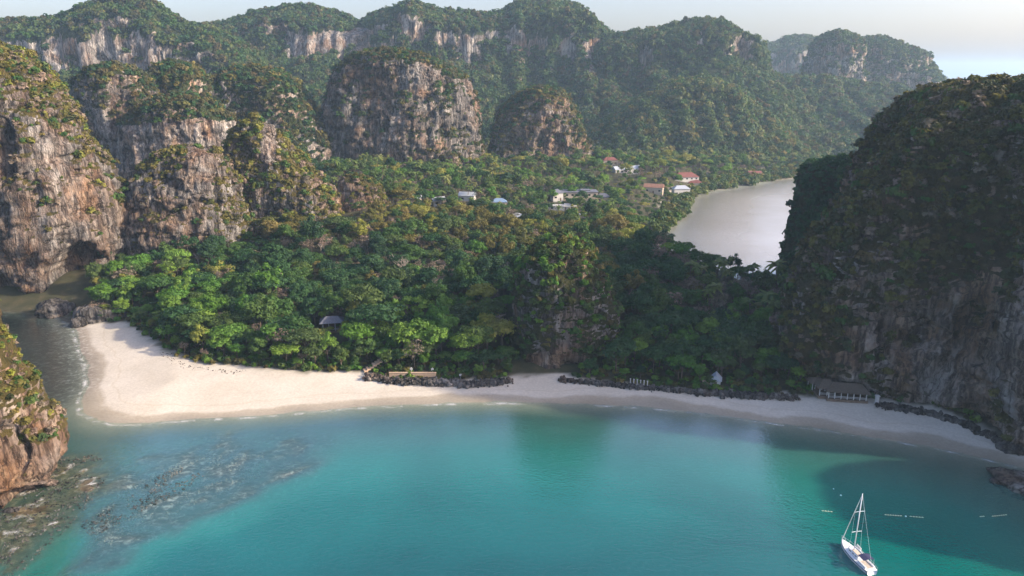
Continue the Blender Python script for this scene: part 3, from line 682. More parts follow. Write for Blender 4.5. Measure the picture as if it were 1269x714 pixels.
ridge('karst_ridge', 'pale hazy far ridge seen between two nearer ridges', 1900,
      [(840, 120), (900, 72), (930, 62), (948, 54), (960, 55), (978, 47), (1000, 45), (1015, 50), (1060, 70), (1120, 100)], 300, 300, .5, M_FAR, seed=4, nu=160, nv=70, shrub_d=90, shrub_s=(6, 9))
ridge('wooded_spur', 'sunlit wooded spur sloping down to the mangrove shore of the bay', 930,
      [(640, 205), (700, 190), (740, 160), (790, 128), (840, 104), (875, 97), (905, 110), (930, 128), (955, 150), (975, 172), (995, 190), (1015, 205), (1035, 214)], 150, 200, .75, M_FAR, seed=5, nu=240, nv=90, amp=.55, veg=lambda px, py: .5 + 0 * px, shrub_d=34, shrub_s=(3.6, 6.0), shrubs='spur')
ridge('wooded_spur', 'hazy wooded slope below the far cliff tower', 1180,
      [(860, 130), (920, 100), (980, 96), (1040, 100), (1090, 108), (1130, 118), (1160, 130), (1190, 150), (1240, 190)], 330, 200, .8, M_FAR, seed=6, nu=220, nv=80, amp=.6, veg=lambda px, py: .5 + 0 * px)
karst('karst_tower', 'far square limestone tower with an orange lit edge above the wooded slope', 1290,
      [(996, 150), (1003, 110), (1006, 80), (1010, 62), (1018, 49), (1030, 41), (1036, 40)], [(1075, 150), (1069, 100), (1066, 75), (1064, 58), (1058, 48), (1048, 42), (1042, 40)], 50, M_FAR, 180, 120, .8,
      veg=lambda px, py, zt: .1 - .3 * sstep(60, 75, py), shrubs='far', shrub_d=40, shrub_s=(4, 6.5), seed=21, amp=1.2)
karst('karst_tower', 'far long limestone tower falling away to the open sea, pale cliffs along its foot', 1360,
      [(1040, 160), (1046, 110), (1052, 75), (1060, 52), (1072, 47)], [(1180, 160), (1172, 110), (1162, 98), (1150, 84), (1143, 70), (1128, 61), (1112, 56), (1095, 50)], 70, M_FAR, 220, 130, .8,
      veg=lambda px, py, zt: .15 - .25 * sstep(80, 95, py), shrubs='far', shrub_d=42, shrub_s=(4, 6.5), seed=22, amp=1.2)

# ================================================================== VEGETATION
def crown_mesh(name, seed, rx=5.0, rz=4.0, zc=7.0, nclump=26, nleaf=34, leaf=.68, clump=.36, flat=0.0, droop=-.35, hollow=.6):
    rs = np.random.RandomState(seed)
    d = rs.normal(size=(nclump * 3, 3)); d /= np.linalg.norm(d, axis=1)[:, None]
    d = d[d[:, 2] > droop][:nclump]
    rr = hollow + (1 - hollow) * rs.rand(len(d), 1) ** .6
    lump = 1 + .28 * (rs.rand(len(d), 1) - .5) * 2
    C = d * rr * lump * np.array([rx, rx, rz]) * (1 - clump * .5)
    if flat: C[:, 2] = C[:, 2] * (1 - flat) + flat * rz * .45
    n = len(C) * nleaf
    q = rs.normal(size=(n, 3)); q /= np.linalg.norm(q, axis=1)[:, None]; q[:, 2] = np.where(q[:, 2] < -.25, -q[:, 2] * .6, q[:, 2])
    cr = clump * (.7 + .6 * rs.rand(len(C)))
    pos = np.repeat(C, nleaf, 0) + q * (np.repeat(cr, nleaf) * (.65 + .45 * rs.rand(n)))[:, None] * np.array([rx, rx, rz * .85])
    nor = q * 1.5 + rs.normal(size=(n, 3)) * .38 + np.array([0, 0, .35]); nor /= np.linalg.norm(nor, axis=1)[:, None]
    t = np.cross(nor, rs.normal(size=(n, 3))); t /= np.linalg.norm(t, axis=1)[:, None] + 1e-9
    b = np.cross(nor, t)
    s = (leaf * (.6 + .8 * rs.rand(n)))[:, None] * .5
    base = pos + np.array([0, 0, zc])
    v = np.stack([base - t * s * 1.25, base - b * s * .8 + nor * s * .25, base + t * s * 1.25, base + b * s * .8 + nor * s * .25], 1).reshape(-1, 3)
    return fast_mesh(name, v, np.arange(n * 4).reshape(n, 4), smooth=False)
def trunk_mesh(name, seed, h=7.0, r=.28, limbs=4, spread=2.6):
    rs = random.Random(seed); mb = MB()
    lean = (rs.uniform(-.5, .5), rs.uniform(-.5, .5))
    top = Vector((lean[0], lean[1], h * .72))
    mb.tube([(0, 0, -.8), (lean[0] * .3, lean[1] * .3, h * .3), top], [r * 1.3, r, r * .72], 6)
    for k in range(limbs):
        a = 2 * math.pi * (k + rs.random() * .6) / limbs; st = Vector((lean[0] * .6, lean[1] * .6, h * (.42 + .25 * rs.random())))
        e = st + Vector((math.cos(a) * spread, math.sin(a) * spread, h * .42)); m_ = (st + e) / 2 + Vector((math.cos(a) * .3, math.sin(a) * .3, -.25))
        mb.tube([st, m_, e], [r * .5, r * .36, r * .14], 5)
    return mb.mesh(name, True)
def palm_meshes(seed):
    rs = random.Random(seed); mb = MB(); h = rs.uniform(9, 12.5); lx, ly = rs.uniform(-1.4, 1.4), rs.uniform(-1.4, 1.4)
    mb.tube([(0, 0, -.6), (lx * .15, ly * .15, h * .35), (lx * .5, ly * .5, h * .7), (lx, ly, h)], [.26, .19, .16, .14], 6)
    tr = mb.mesh('palm_trunk', True); fr = MB()
    for k in range(15):
        a = 2 * math.pi * k / 15 + rs.uniform(-.2, .2); el = rs.uniform(-.25, 1.0); ln = rs.uniform(3.0, 4.0)
        pts = []
        for j in range(6):
            t = j / 5; rad = ln * t * math.cos(el * (1 - t * .6)); z = ln * (math.sin(el) * t - .75 * t * t * (.5 + .5 * math.cos(el)))
            pts.append(Vector((lx + math.cos(a) * rad, ly + math.sin(a) * rad, h + z)))
        sd_ = Vector((-math.sin(a), math.cos(a), 0)); vs = []; fs = []
        for j, p in enumerate(pts):
            wd = (.18, .62, .72, .62, .42, .05)[j]
            vs += [p - sd_ * wd - Vector((0, 0, wd * .55)), p, p + sd_ * wd - Vector((0, 0, wd * .55))]
        for j in range(5):
            o = j * 3; fs += [(o, o + 1, o + 4, o + 3), (o + 1, o + 2, o + 5, o + 4)]
        fr.add(vs, fs)
    return tr, fr.mesh('palm_fronds')
def bare_meshes(seed, h=9.0):
    rs = random.Random(seed); trunk, tw = MB(), MB()
    def grow(p, d, ln, r, lvl):
        e = p + d * ln; m_ = p + d * ln * .5 + Vector((rs.uniform(-1, 1), rs.uniform(-1, 1), rs.uniform(-.3, .5))) * ln * .07
        (trunk if lvl < 2 else tw).tube([p, m_, e], [r, r * .8, r * .55], 5 if lvl < 2 else 3)
        if lvl >= 4: return
        for k in range(rs.choice((3, 4)) if lvl < 3 else 4):
            nd = (d * .75 + Vector((rs.uniform(-1, 1), rs.uniform(-1, 1), rs.uniform(-.15, .7))) * .8).normalized()
            grow(p + d * ln * rs.uniform(.55, 1.0), nd, ln * rs.uniform(.55, .78), r * .55, lvl + 1)
    grow(Vector((0, 0, -.6)), Vector((rs.uniform(-.06, .06), rs.uniform(-.06, .06), 1)).normalized(), h * .42, .3, 0)
    return trunk.mesh('bare_trunk', True), tw.mesh('bare_branches')

CROWN = [crown_mesh('crown', 10 + i, rx=r, rz=z, zc=c, nclump=n, nleaf=k, flat=f) for i, (r, z, c, n, k, f) in enumerate((
    (4.6, 4.0, 7.0, 30, 58, 0), (5.2, 3.4, 7.2, 32, 58, .15), (4.0, 5.2, 7.6, 28, 60, 0), (5.8, 2.6, 8.0, 32, 58, .45), (4.8, 4.2, 6.6, 22, 66, 0), (3.6, 3.6, 6.4, 20, 60, 0), (5.2, 3.8, 7.0, 20, 64, .1), (4.2, 4.6, 7.8, 34, 52, 0)))]
TRUNK = [trunk_mesh('trunk', 40 + i, h=c, spread=s) for i, (c, s) in enumerate(((7, 2.6), (7.2, 3.0), (7.6, 2.2), (8.4, 3.4), (6.6, 2.6), (6.4, 2.0), (7, 2.8), (7.6, 2.4)))]
SPARSE = [crown_mesh('crown', 70 + i, rx=4.4, rz=3.6, zc=6.8, nclump=24, nleaf=18, leaf=.5, clump=.34) for i in range(3)]
SHRUB = [crown_mesh('shrub_leaves', 90 + i, rx=1.05, rz=.95, zc=.55, nclump=10, nleaf=13, leaf=.52, clump=.55, droop=-.5, hollow=.45) for i in range(6)]
FARC = [crown_mesh('far_crown', 120 + i, rx=1.0, rz=.95, zc=.6, nclump=11, nleaf=9, leaf=.50, clump=.5, droop=-.5, hollow=.5) for i in range(6)]
PALM = [palm_meshes(150 + i) for i in range(4)]
BARE = [bare_meshes(170 + i) for i in range(4)]

def join_data(name, parts):
    """one prototype mesh from (mesh, material) pairs"""
    m = bpy.data.meshes.new(name); V, Fc, mi = [], [], []
    for k, (me, mat) in enumerate(parts):
        n0 = len(V); V += [tuple(v.co) for v in me.vertices]
        for p in me.polygons: Fc.append([i + n0 for i in p.vertices]); mi.append(k)
        m.materials.append(mat)
    m.from_pydata(V, [], Fc); m.polygons.foreach_set('material_index', mi); m.update(); return m
def proto_collection(name, meshes):
    c = bpy.data.collections.new(name)
    for i, me in enumerate(meshes):
        o = bpy.data.objects.new('%s_%02d' % (name, i), me); c.objects.link(o)
    return c
def with_mat(me, mat):
    m = me.copy(); m.materials.clear(); m.materials.append(mat); return m
COLL = {
 'olive': proto_collection('olive_shrub', [with_mat(m, LEAF[k]) for m, k in zip(SHRUB + SHRUB[:3], ('olive', 'olive', 'yellow', 'olive', 'mid', 'shade', 'olive', 'mid', 'grey'))]),
 'shade': proto_collection('brown_shrub', [with_mat(m, LEAF[k]) for m, k in zip(SHRUB + SHRUB[:2], ('shade', 'shade', 'mid', 'shade', 'shade', 'dark', 'olive', 'dark'))]),
 'brown': proto_collection('dry_shrub', [with_mat(m, LEAF[k]) for m, k in zip(SHRUB + SHRUB[:3], ('shade', 'shade', 'olive', 'shade', 'shade', 'mid', 'shade', 'olive', 'grey'))]),
 'dark': proto_collection('dark_shrub', [with_mat(m, LEAF['dark']) for m in SHRUB]),
 'knoll': proto_collection('knoll_shrub', [with_mat(m, LEAF[k]) for m, k in zip(SHRUB + SHRUB[:2], ('mid', 'bright', 'mid', 'shade', 'bright', 'olive', 'mid', 'shade'))]),
 'far': proto_collection('far_tree', [with_mat(m, LEAF[k]) for m, k in zip(FARC, ('far', 'far', 'dark', 'far', 'mid', 'shade'))]),
 'spur': proto_collection('spur_tree', [with_mat(m, LEAF[k]) for m, k in zip(FARC, ('far', 'far', 'mid', 'olive', 'far', 'palm'))]),
}
def scatter_group(coll):
    ng = bpy.data.node_groups.new('scatter_' + coll.name, 'GeometryNodeTree')
    ng.interface.new_socket('Geometry', in_out='INPUT', socket_type='NodeSocketGeometry'); ng.interface.new_socket('Geometry', in_out='OUTPUT', socket_type='NodeSocketGeometry')
    gi, go = ng.nodes.new('NodeGroupInput'), ng.nodes.new('NodeGroupOutput')
    ci = ng.nodes.new('GeometryNodeCollectionInfo'); ci.inputs['Collection'].default_value = coll; ci.inputs['Separate Children'].default_value = True; ci.inputs['Reset Children'].default_value = True
    ip = ng.nodes.new('GeometryNodeInstanceOnPoints'); ip.inputs['Pick Instance'].default_value = True
    def na(n, t): a = ng.nodes.new('GeometryNodeInputNamedAttribute'); a.data_type = t; a.inputs['Name'].default_value = n; return a.outputs['Attribute']
    ng.links.new(gi.outputs[0], ip.inputs['Points']); ng.links.new(ci.outputs[0], ip.inputs['Instance'])
    ng.links.new(na('pick', 'INT'), ip.inputs['Instance Index']); ng.links.new(na('turn', 'FLOAT_VECTOR'), ip.inputs['Rotation']); ng.links.new(na('size', 'FLOAT_VECTOR'), ip.inputs['Scale'])
    ng.links.new(ip.outputs[0], go.inputs[0]); return ng
_groups = {}
def scatter(name, label, coll, pts, sizes, seed=0, picks=None, tilt=.12):
    rs = np.random.RandomState(seed); n = len(pts)
    me = bpy.data.meshes.new(name); me.vertices.add(n); me.vertices.foreach_set('co', np.asarray(pts, np.float32).ravel())
    s3 = np.asarray(sizes)[:, None] * (1 + .22 * (rs.rand(n, 3) - .5)); set_attr(me, 'size', s3, 'FLOAT_VECTOR')
    set_attr(me, 'turn', np.column_stack([rs.normal(0, tilt, n), rs.normal(0, tilt, n), rs.rand(n) * 6.283]), 'FLOAT_VECTOR')
    a = me.attributes.new('pick', 'INT', 'POINT'); a.data.foreach_set('value', (rs.randint(0, len(coll.objects), n) if picks is None else np.asarray(picks)).astype(np.int32))
    o = link(name, me); md = o.modifiers.new('scatter', 'NODES')
    if coll.name not in _groups: _groups[coll.name] = scatter_group(coll)
    md.node_group = _groups[coll.name]
    return tag(o, label, kind='stuff')
k_ = 0
for zone, lst in SCATTER.items():
    for pts, sz, lab in lst:
        k_ += 1
        scatter('far_wood' if zone in ('far', 'spur') else 'shrubbery', ('trees covering the ' if zone in ('far', 'spur') else 'scrub clinging to the ') + ' '.join(lab.split()[:9]), COLL[zone], pts, sz, k_)

# ---------------------------------------------------------------- buildings (placed first so trees leave them in view)
BUILDINGS = [
 # name, px, py(base), width m, depth m, height m, roof, wall colour, roof colour, turn, label
 ('resort_building', 716, 250, 34, 14, 9.5, 'flat', 'cream', 'slate', .05, 'long cream resort block with a slate grey roof in the village clearing'),
 ('house', 690, 252, 9, 8, 7, 'hip', 'white', 'slate', .3, 'tall white house beside the long resort block'),
 ('house', 697, 259, 22, 7, 3.2, 'flat', 'white', 'white', -.05, 'low flat white terrace building below the resort block'),
 ('house', 724, 272, 11, 8, 3.6, 'gable', 'white', 'white', .4, 'white roofed house among trees below the resort block'),
 ('house', 748, 252, 12, 9, 5, 'hip', 'cream', 'slate', -.2, 'grey roofed house between the resort block and the bay trees'),
 ('house', 636, 270, 11, 8, 4.0, 'gable', 'white', 'zinc', .25, 'house with a pale zinc roof alone in the trees'),
 ('house', 579, 246, 13, 8, 5.0, 'gable', 'white', 'zinc', -.2, 'zinc roofed house beside the pale rock stump'),
 ('house', 618, 248, 12, 8, 5.0, 'hip', 'cream', 'blue', .1, 'blue roofed house between the rock stump and the scrubby tower'),
 ('house', 542, 247, 10, 7, 4.4, 'gable', 'white', 'zinc', .5, 'small zinc roofed house in front of the pale rock stump'),
 ('house', 512, 249, 11, 7, 4.4, 'gable', 'cream', 'zinc', 0, 'small cream house at the foot of the broad grey tower'),
 ('house', 756, 213, 16, 9, 6, 'hip', 'cream', 'red', .1, 'red roofed house behind the palms beside the scrubby tower'),
 ('house', 777, 215, 30, 9, 5, 'gable', 'white', 'zinc', .35, 'long zinc roofed shed at the foot of the wooded spur'),
 ('house', 812, 226, 18, 9, 6, 'gable', 'cream', 'terracotta', -.3, 'cream house with a terracotta roof back from the bay shore'),
 ('resort_building', 850, 232, 26, 13, 8, 'hip', 'white', 'red', .15, 'big red roofed house with white walls on the bay shore'),
 ('house', 862, 234, 14, 9, 6, 'hip', 'cream', 'red', -.1, 'lower red roofed house beside the big one on the bay shore'),
 ('house', 846, 223, 16, 9, 7.5, 'hip', 'white', 'zinc', .1, 'pale roofed house behind the red roofs on the bay shore'),
 ('boathouse', 936, 222, 15, 8, 6, 'gable', 'red', 'red', .1, 'bright red boathouse among mangroves at the far end of the bay'),
]
BC = {'white': plain('white_wall', (.56, .55, .52), .8, .06), 'cream': plain('cream_wall', (.46, .40, .32), .8, .08), 'red': plain('red_roof', (.17, .065, .055), .7, .35), 'slate': plain('slate_roof', (.13, .14, .17), .7, .2),
      'zinc': plain('zinc_roof', (.36, .40, .45), .45, .12), 'blue': plain('blue_roof', (.16, .24, .36), .6, .15), 'terracotta': plain('terracotta_roof', (.24, .13, .09), .8, .3), 'glass': plain('dark_glass', (.03, .035, .04), .15, .2), 'wood': plain('weathered_wood', (.16, .115, .08), .85, .25),
      'thatch': plain('thatch', (.10, .08, .06), .95, .35, 4), 'tan': plain('tan_wall', (.50, .36, .24), .85, .15)}
def house(name, base, w_, d_, h_, roof, wall, roofc, rz, label, group=None):
    r = bpy.data.objects.new(name, None); col.objects.link(r); r.location = base; r.rotation_euler = (0, 0, rz)
    tag(r, label, 'building' if name == 'resort_building' else name.replace('_', ' '), group)
    MB().box((0, 0, h_ / 2 - .75), (w_, d_, h_ + 1.5)).build('wall', BC[wall], r)
    ov = .6; rb = MB(); rh = min(w_, d_) * .33
    if roof == 'flat':
        rb.box((0, 0, h_ + .2), (w_ + 1.2, d_ + 1.2, .42)); rb.box((w_ * .2, 0, h_ + .9), (w_ * .25, d_ * .5, 1.0))
    elif roof == 'gable':
        x, y = w_ / 2 + ov, d_ / 2 + ov; t = h_ + rh
        rb.add([(-x, -y, h_ - .1), (x, -y, h_ - .1), (x, y, h_ - .1), (-x, y, h_ - .1), (-x, 0, t), (x, 0, t)], [(0, 1, 5, 4), (2, 3, 4, 5), (0, 4, 3), (1, 2, 5), (3, 2, 1, 0)])
    else:
        x, y = w_ / 2 + ov, d_ / 2 + ov; t = h_ + rh; k = max(0.4, w_ / 2 - d_ * .42)
        rb.add([(-x, -y, h_ - .1), (x, -y, h_ - .1), (x, y, h_ - .1), (-x, y, h_ - .1), (-k, 0, t), (k, 0, t)], [(0, 1, 5, 4), (2, 3, 4, 5), (0, 4, 3), (1, 2, 5), (3, 2, 1, 0)])
    rb.build('roof', BC[roofc], r)
    nwin = max(2, int(w_ / 4)); floors = 2 if h_ > 6.5 else 1
    for fl in range(floors):
        for i in range(nwin):
            x = -w_ / 2 + (i + .5) * w_ / nwin; z = (1.0 + fl * h_ / floors) + (h_ / floors) * .28
            if fl == 0 and i == nwin // 2:
                MB().box((x, -d_ / 2 - .03, 1.1), (1.1, .12, 2.2)).build('door', BC['wood'], r); continue
            wd = MB().box((x, -d_ / 2 - .03, z), (1.7, .1, 1.3)).build('window', BC['glass'], r)
    return r
bl_rects = []
for (nm, px, py, w_, d_, h_, rf, wc, rc, tz, lab) in BUILDINGS:
    b = ground(px, py, 3.0); z, _, _ = land_height(b[None, :2]); b = ground(px, py, float(max(z[0], .6)))
    z, _, _ = land_height(b[None, :2]); b[2] = max(.6, float(z[0]))
    b[1] += d_ * .5
    w_, d_, h_ = w_ * .85, d_ * .85, h_ * .85
    house(nm, b, w_, d_, h_, rf, wc, rc, tz, lab)
    q = np.array([b + np.array([0, 0, h_])]); qx, qy, dp = project(q)
    bl_rects.append((float(qx[0]), w_ * .5 * F_PX / float(dp[0]) * .8, float(qy[0]) + .5 * h_ * F_PX / float(dp[0]), b[1]))
# open white shelters in the beach forest
CLEAR = [(410, 413, 16), (1035, 487, 52), (888, 477, 9), (454, 458, 10)]
bl_rects += [(434, 19, 262, 414.0)]
bl_rects += [(410, 11, 411, float(ground(410, 413, 2)[1]))]

# ---------------------------------------------------------------- trees on the low ground
rs = np.random.RandomState(42)
cand = []
def jitter(x0, x1, y0, y1, st):
    gx, gy = np.meshgrid(np.arange(x0, x1, st), np.arange(y0, y1, st), indexing='ij')
    p = np.column_stack([gx.ravel(), gy.ravel()]); return p + (rs.rand(*p.shape) - .5) * st * .95
cand = np.vstack([jitter(-260, 180, 205, 330, 4.9), jitter(-330, 230, 330, 480, 5.9), jitter(-420, 340, 480, 900, 7.2)])
tz, tsd, tfd = land_height(cand)
tpx, tpy, tdp = project(np.column_stack([cand, tz + 5]))
ok = (tfd > 1.5) & (tpx > -110) & (tpx < 1380) & (tz > .7)
for kp in KARSTS: ok &= poly_sd(cand, kp) < -1.0
for (cx_, cy_, rad) in CLEAR:
    c = ground(cx_, cy_, 2); ok &= np.hypot(tpx - cx_, (tpy - cy_ + 4) * 1.6) > rad * .72
ok &= ~((tpx < 116) & (cand[:, 1] < 345)) & ~((tpx > 632) & (tpx < 714) & (cand[:, 1] < 242))
cand, tz, tsd, tfd = cand[ok], tz[ok], tsd[ok], tfd[ok]
n = len(cand); size = (.50 + .66 * rs.rand(n) ** 1.7) * np.where(rs.rand(n) < .05, 1.3, 1.0)
size *= np.where((cand[:, 0] > 78) & (cand[:, 1] > 310) & (cand[:, 1] < 620) & (tsd < 70), .75, 1.0)
size *= np.where(tfd < 9, .55 + .05 * np.clip(tfd, 0, 9), 1.0)
P3 = np.column_stack([cand, tz])
tpx, tpy, tdp = project(P3)
toppy = project(P3 + np.column_stack([np.zeros((n, 2)), 11.2 * size]))[1]
hide = np.zeros(n, bool)
for (bx, hw, by, bY) in bl_rects:
    m_ = (rs.rand(n) < np.where(tpx < 470, .95, .66)) & (cand[:, 1] < bY + 2) & (np.abs(tpx - bx) < hw + 3.2 * size * F_PX / tdp) & (toppy < by) & (tpy > by - 6)
    hide |= m_
size = np.where(hide, size * .30, size)
drop = hide & (rs.rand(n) < .35)
cand, tz, tfd, P3, size, tpx, tpy, tdp = [a[~drop] for a in (cand, tz, tfd, P3, size, tpx, tpy, tdp)]
n = len(cand)
# kind of each tree
var = fbm(np.column_stack([cand / 28, np.zeros(n)]), 3); rnd = rs.rand(n)
ridge_top = sstep(330, 390, cand[:, 1]) * sstep(480, 440, cand[:, 1])
KIND = np.empty(n, object)
beachish = (tfd < 42) & (cand[:, 1] < 330)
for i in range(n):
    r_, v_ = rnd[i], var[i]
    if cand[i, 1] > 470 and tfd[i] < 260 and cand[i, 0] > -130:
        KIND[i] = 'palm' if r_ < .30 else 'mid' if r_ < .58 else 'bright' if r_ < .70 else 'yellow' if r_ < .80 else 'grey' if r_ < .86 else 'dark'
    elif tpx[i] > 850 and cand[i, 1] > 262 and cand[i, 1] < 400 and r_ < .42: KIND[i] = 'palm'
    elif beachish[i] and tpx[i] < 640:
        KIND[i] = ('bright' if r_ < .40 + .35 * v_ else 'yellow' if r_ < .52 + .3 * v_ else 'mid' if r_ < .85 else 'dark' if r_ < .93 else 'grey')
    elif beachish[i]:
        KIND[i] = 'dark' if r_ < .55 else 'mid' if r_ < .85 else 'bright'
    elif ridge_top[i] > .4 and tpx[i] < 860:
        KIND[i] = 'olive' if r_ < .34 + .5 * v_ else 'mid' if r_ < .62 else 'yellow' if r_ < .74 else 'grey' if r_ < .84 else 'dark'
    else:
        KIND[i] = 'dark' if r_ < .36 - .3 * v_ else 'mid' if r_ < .68 else 'grey' if r_ < .86 else 'olive' if r_ < .91 else 'bright' if r_ < .93 else 'bare'
CIDX = rs.randint(0, len(CROWN), n)
# the 300 that show largest become single trees
app = np.where((tpx > -20) & (tpx < 1290) & ~(hide[~drop]), size / tdp * (1 + .25 * (tfd < 25)), 0)
single = np.zeros(n, bool); single[np.argsort(-app)[:300]] = True
def place_words(px, fd):
    row = 'in the front row' if fd < 11 else 'one row back' if fd < 24 else 'well back'
    where = ('beside the sand spit' if px < 260 else 'above the wide western sand' if px < 450 else 'behind the long boulder wall' if px < 632 else 'around the overgrown knoll' if px < 770
             else 'between the knoll and the beach hut' if px < 885 else 'between the beach hut and the pavilion' if px < 1005 else 'beside the shaded pavilion')
    return row + ' ' + where
LOOK = {'bright': 'fresh green tree', 'yellow': 'yellow green tree', 'mid': 'medium green tree', 'dark': 'dark green tree', 'grey': 'greyish dry-season tree', 'olive': 'olive brown tree', 'bare': 'leafless tree', 'palm': 'coconut palm'}
SHAPE = ('domed', 'broad', 'upright', 'flat-topped', 'bushy', 'compact', 'loose', 'dense')
def tree_thing(i):
    kd = KIND[i]; nm = 'palm_tree' if kd == 'palm' else 'bare_tree' if kd == 'bare' else 'broadleaf_tree'
    r = bpy.data.objects.new(nm, None); col.objects.link(r)
    r.location = (P3[i, 0], P3[i, 1], P3[i, 2]); s = float(size[i]); r.scale = (s * rs.uniform(.9, 1.12), s * rs.uniform(.9, 1.12), s); r.rotation_euler = (0, 0, rs.rand() * 6.28)
    lab = ('' if kd in ('palm', 'bare') else SHAPE[CIDX[i]] + ' ') + ('tall ' if size[i] > 1.0 else '') + LOOK[kd] + ' ' + place_words(tpx[i], tfd[i]); tag(r, lab, 'tree', 'trees: ' + lab)
    if kd == 'palm': a, b, mb_ = *PALM[CIDX[i] % 4], 'palm'
    elif kd == 'bare': a, b, mb_ = *BARE[CIDX[i] % 4], None
    elif kd == 'grey': a, b, mb_ = TRUNK[CIDX[i]], SPARSE[CIDX[i] % 3], 'grey'
    else: a, b, mb_ = TRUNK[CIDX[i]], CROWN[CIDX[i]], kd
    for nm2, me, mat in (('trunk', a, DEADWOOD if kd == 'bare' else BARK), ('crown', b, LEAF[mb_] if mb_ else DEADWOOD)):
        if len(me.materials) == 0: me.materials.append(BARK)
        o = bpy.data.objects.new(nm2, me); col.objects.link(o); o.parent = r
        o.material_slots[0].link = 'OBJECT'; o.material_slots[0].material = mat
for i in np.where(single)[0]: tree_thing(i)
for kd in ('bright', 'yellow', 'mid', 'dark', 'olive', 'grey', 'bare', 'palm'):
    sel = np.where((KIND == kd) & ~single)[0]
    if len(sel) == 0: continue
    if kd == 'palm': ms = [join_data('palm_mass', [(a, BARK), (b, LEAF['palm'])]) for a, b in PALM]
    elif kd == 'bare': ms = [join_data('bare_mass', [(a, DEADWOOD), (b, DEADWOOD)]) for a, b in BARE]
    elif kd == 'grey': ms = [join_data('grey_mass', [(TRUNK[j], BARK), (SPARSE[j], LEAF['grey'])]) for j in range(3)]
    else: ms = [join_data('forest_mass', [(TRUNK[j], BARK), (CROWN[j], LEAF[kd])]) for j in range(8)]
    cl = proto_collection('forest_' + kd, ms)
    nm = {'palm': 'coconut palms standing thick around the village', 'bare': 'leafless trees scattered over the wooded slope', 'grey': 'dry-season greyish trees over the wooded slope', 'olive': 'golden olive trees along the wooded ridge'}.get(kd, {'bright': 'fresh green', 'yellow': 'yellow green', 'mid': 'medium green', 'dark': 'dark green'}.get(kd, '') + ' jungle trees covering the low hills')
    scatter('forest', nm, cl, P3[sel] - np.array([0, 0, .2]), size[sel], 300 + len(nm), tilt=.05)
# low undergrowth along the top of the sand and under the trees
up = jitter(-200, 160, 195, 300, 1.7); uz, us_, uf = land_height(up)
upx, upy, _ = project(np.column_stack([up, uz]))
okk = (uf > -.6) & (uf < 16) & (uz > .8) & (upx > -60) & (upx < 1330) & (rs.rand(len(up)) < .62) & ~((upx > 634) & (upx < 712) & (up[:, 1] < 240))
for kp in KARSTS: okk &= poly_sd(up, kp) < -.3
for (cx_, cy_, rad) in CLEAR: okk &= np.hypot(upx - cx_, (upy - cy_) * 1.6) > rad * .55
scatter('undergrowth', 'green undergrowth along the top of the beach', COLL['knoll'], np.column_stack([up, uz])[okk], .55 + .9 * rs.rand(int(okk.sum())), 77)
# mangroves round the bay shore
mg = jitter(80, 420, 450, 860, 4.6); mz, ms_, _ = land_height(mg)
wob = ms_ + 5 * fbm(np.column_stack([mg / 17, np.zeros(len(mg))]), 3)
okk = (wob > -6) & (wob < np.where(mg[:, 0] > 170, 30, 8)) & (mg[:, 1] > 470)
scatter('mangrove_thicket', 'rounded mangrove bushes along the muddy shore of the bay', COLL['spur'], np.column_stack([mg, np.maximum(mz, -.3)])[okk], 2.0 + 2.4 * rs.rand(int(okk.sum())), 78)

# landmark bare tree on the slope
bt = at_depth(494, 352, 316); bz = float(land_height(bt[None, :2])[0][0])
r = bpy.data.objects.new('bare_tree', None); col.objects.link(r); r.location = (bt[0], bt[1], bz + .6); r.scale = (1.7, 1.7, 2.0)
tag(r, 'tall pale leafless tree standing out above the dark forest slope', 'tree')
tr_, br_ = bare_meshes(777)
link('trunk', tr_, DEADWOOD, r); link('crown', br_, DEADWOOD, r)

# ================================================================== BEACH THINGS
def snap(px, py, z=2.0):
    b = ground(px, py, z)
    for _ in range(4):
        z = float(land_height(b[None, :2])[0][0]); b = ground(px, py, z)
    return b
ROCKM = rock_mat('boulder_rock', .0, .35, (.05, .05, .02), (.08, .07, .03), .7)
def rock_mesh(name, seed, sx=1.0, sy=1.0, sz=.7, nu=20, nv=13):
    th = np.linspace(0, 2 * math.pi, nu, endpoint=False); ph = np.linspace(-math.pi / 2, math.pi / 2, nv)
    T, Ph = np.meshgrid(th, ph, indexing='ij'); D = np.stack([np.cos(T) * np.cos(Ph), np.sin(T) * np.cos(Ph), np.sin(Ph)], -1)
    rr = 1 + .33 * fbm(D * 1.3 + seed * 7.7, 3) + .12 * ridged(D * 3.1 + seed, 2)
    D = D * rr[..., None] * np.array([sx, sy, sz])
    return fast_mesh(name, D.reshape(-1, 3), grid_quads(nu, nv, True))
def rock_thing(name, label, loc, s, seed, rz=0.0, group=None, big=False):
    me = rock_mesh(name, seed, *s, nu=64 if big else 22, nv=40 if big else 14); set_attr(me, 'veg', np.zeros(len(me.vertices)))
    o = link(name, me, ROCKM); o.location = loc; o.rotation_euler = (0, 0, rz); return tag(o, label, 'rock', group)
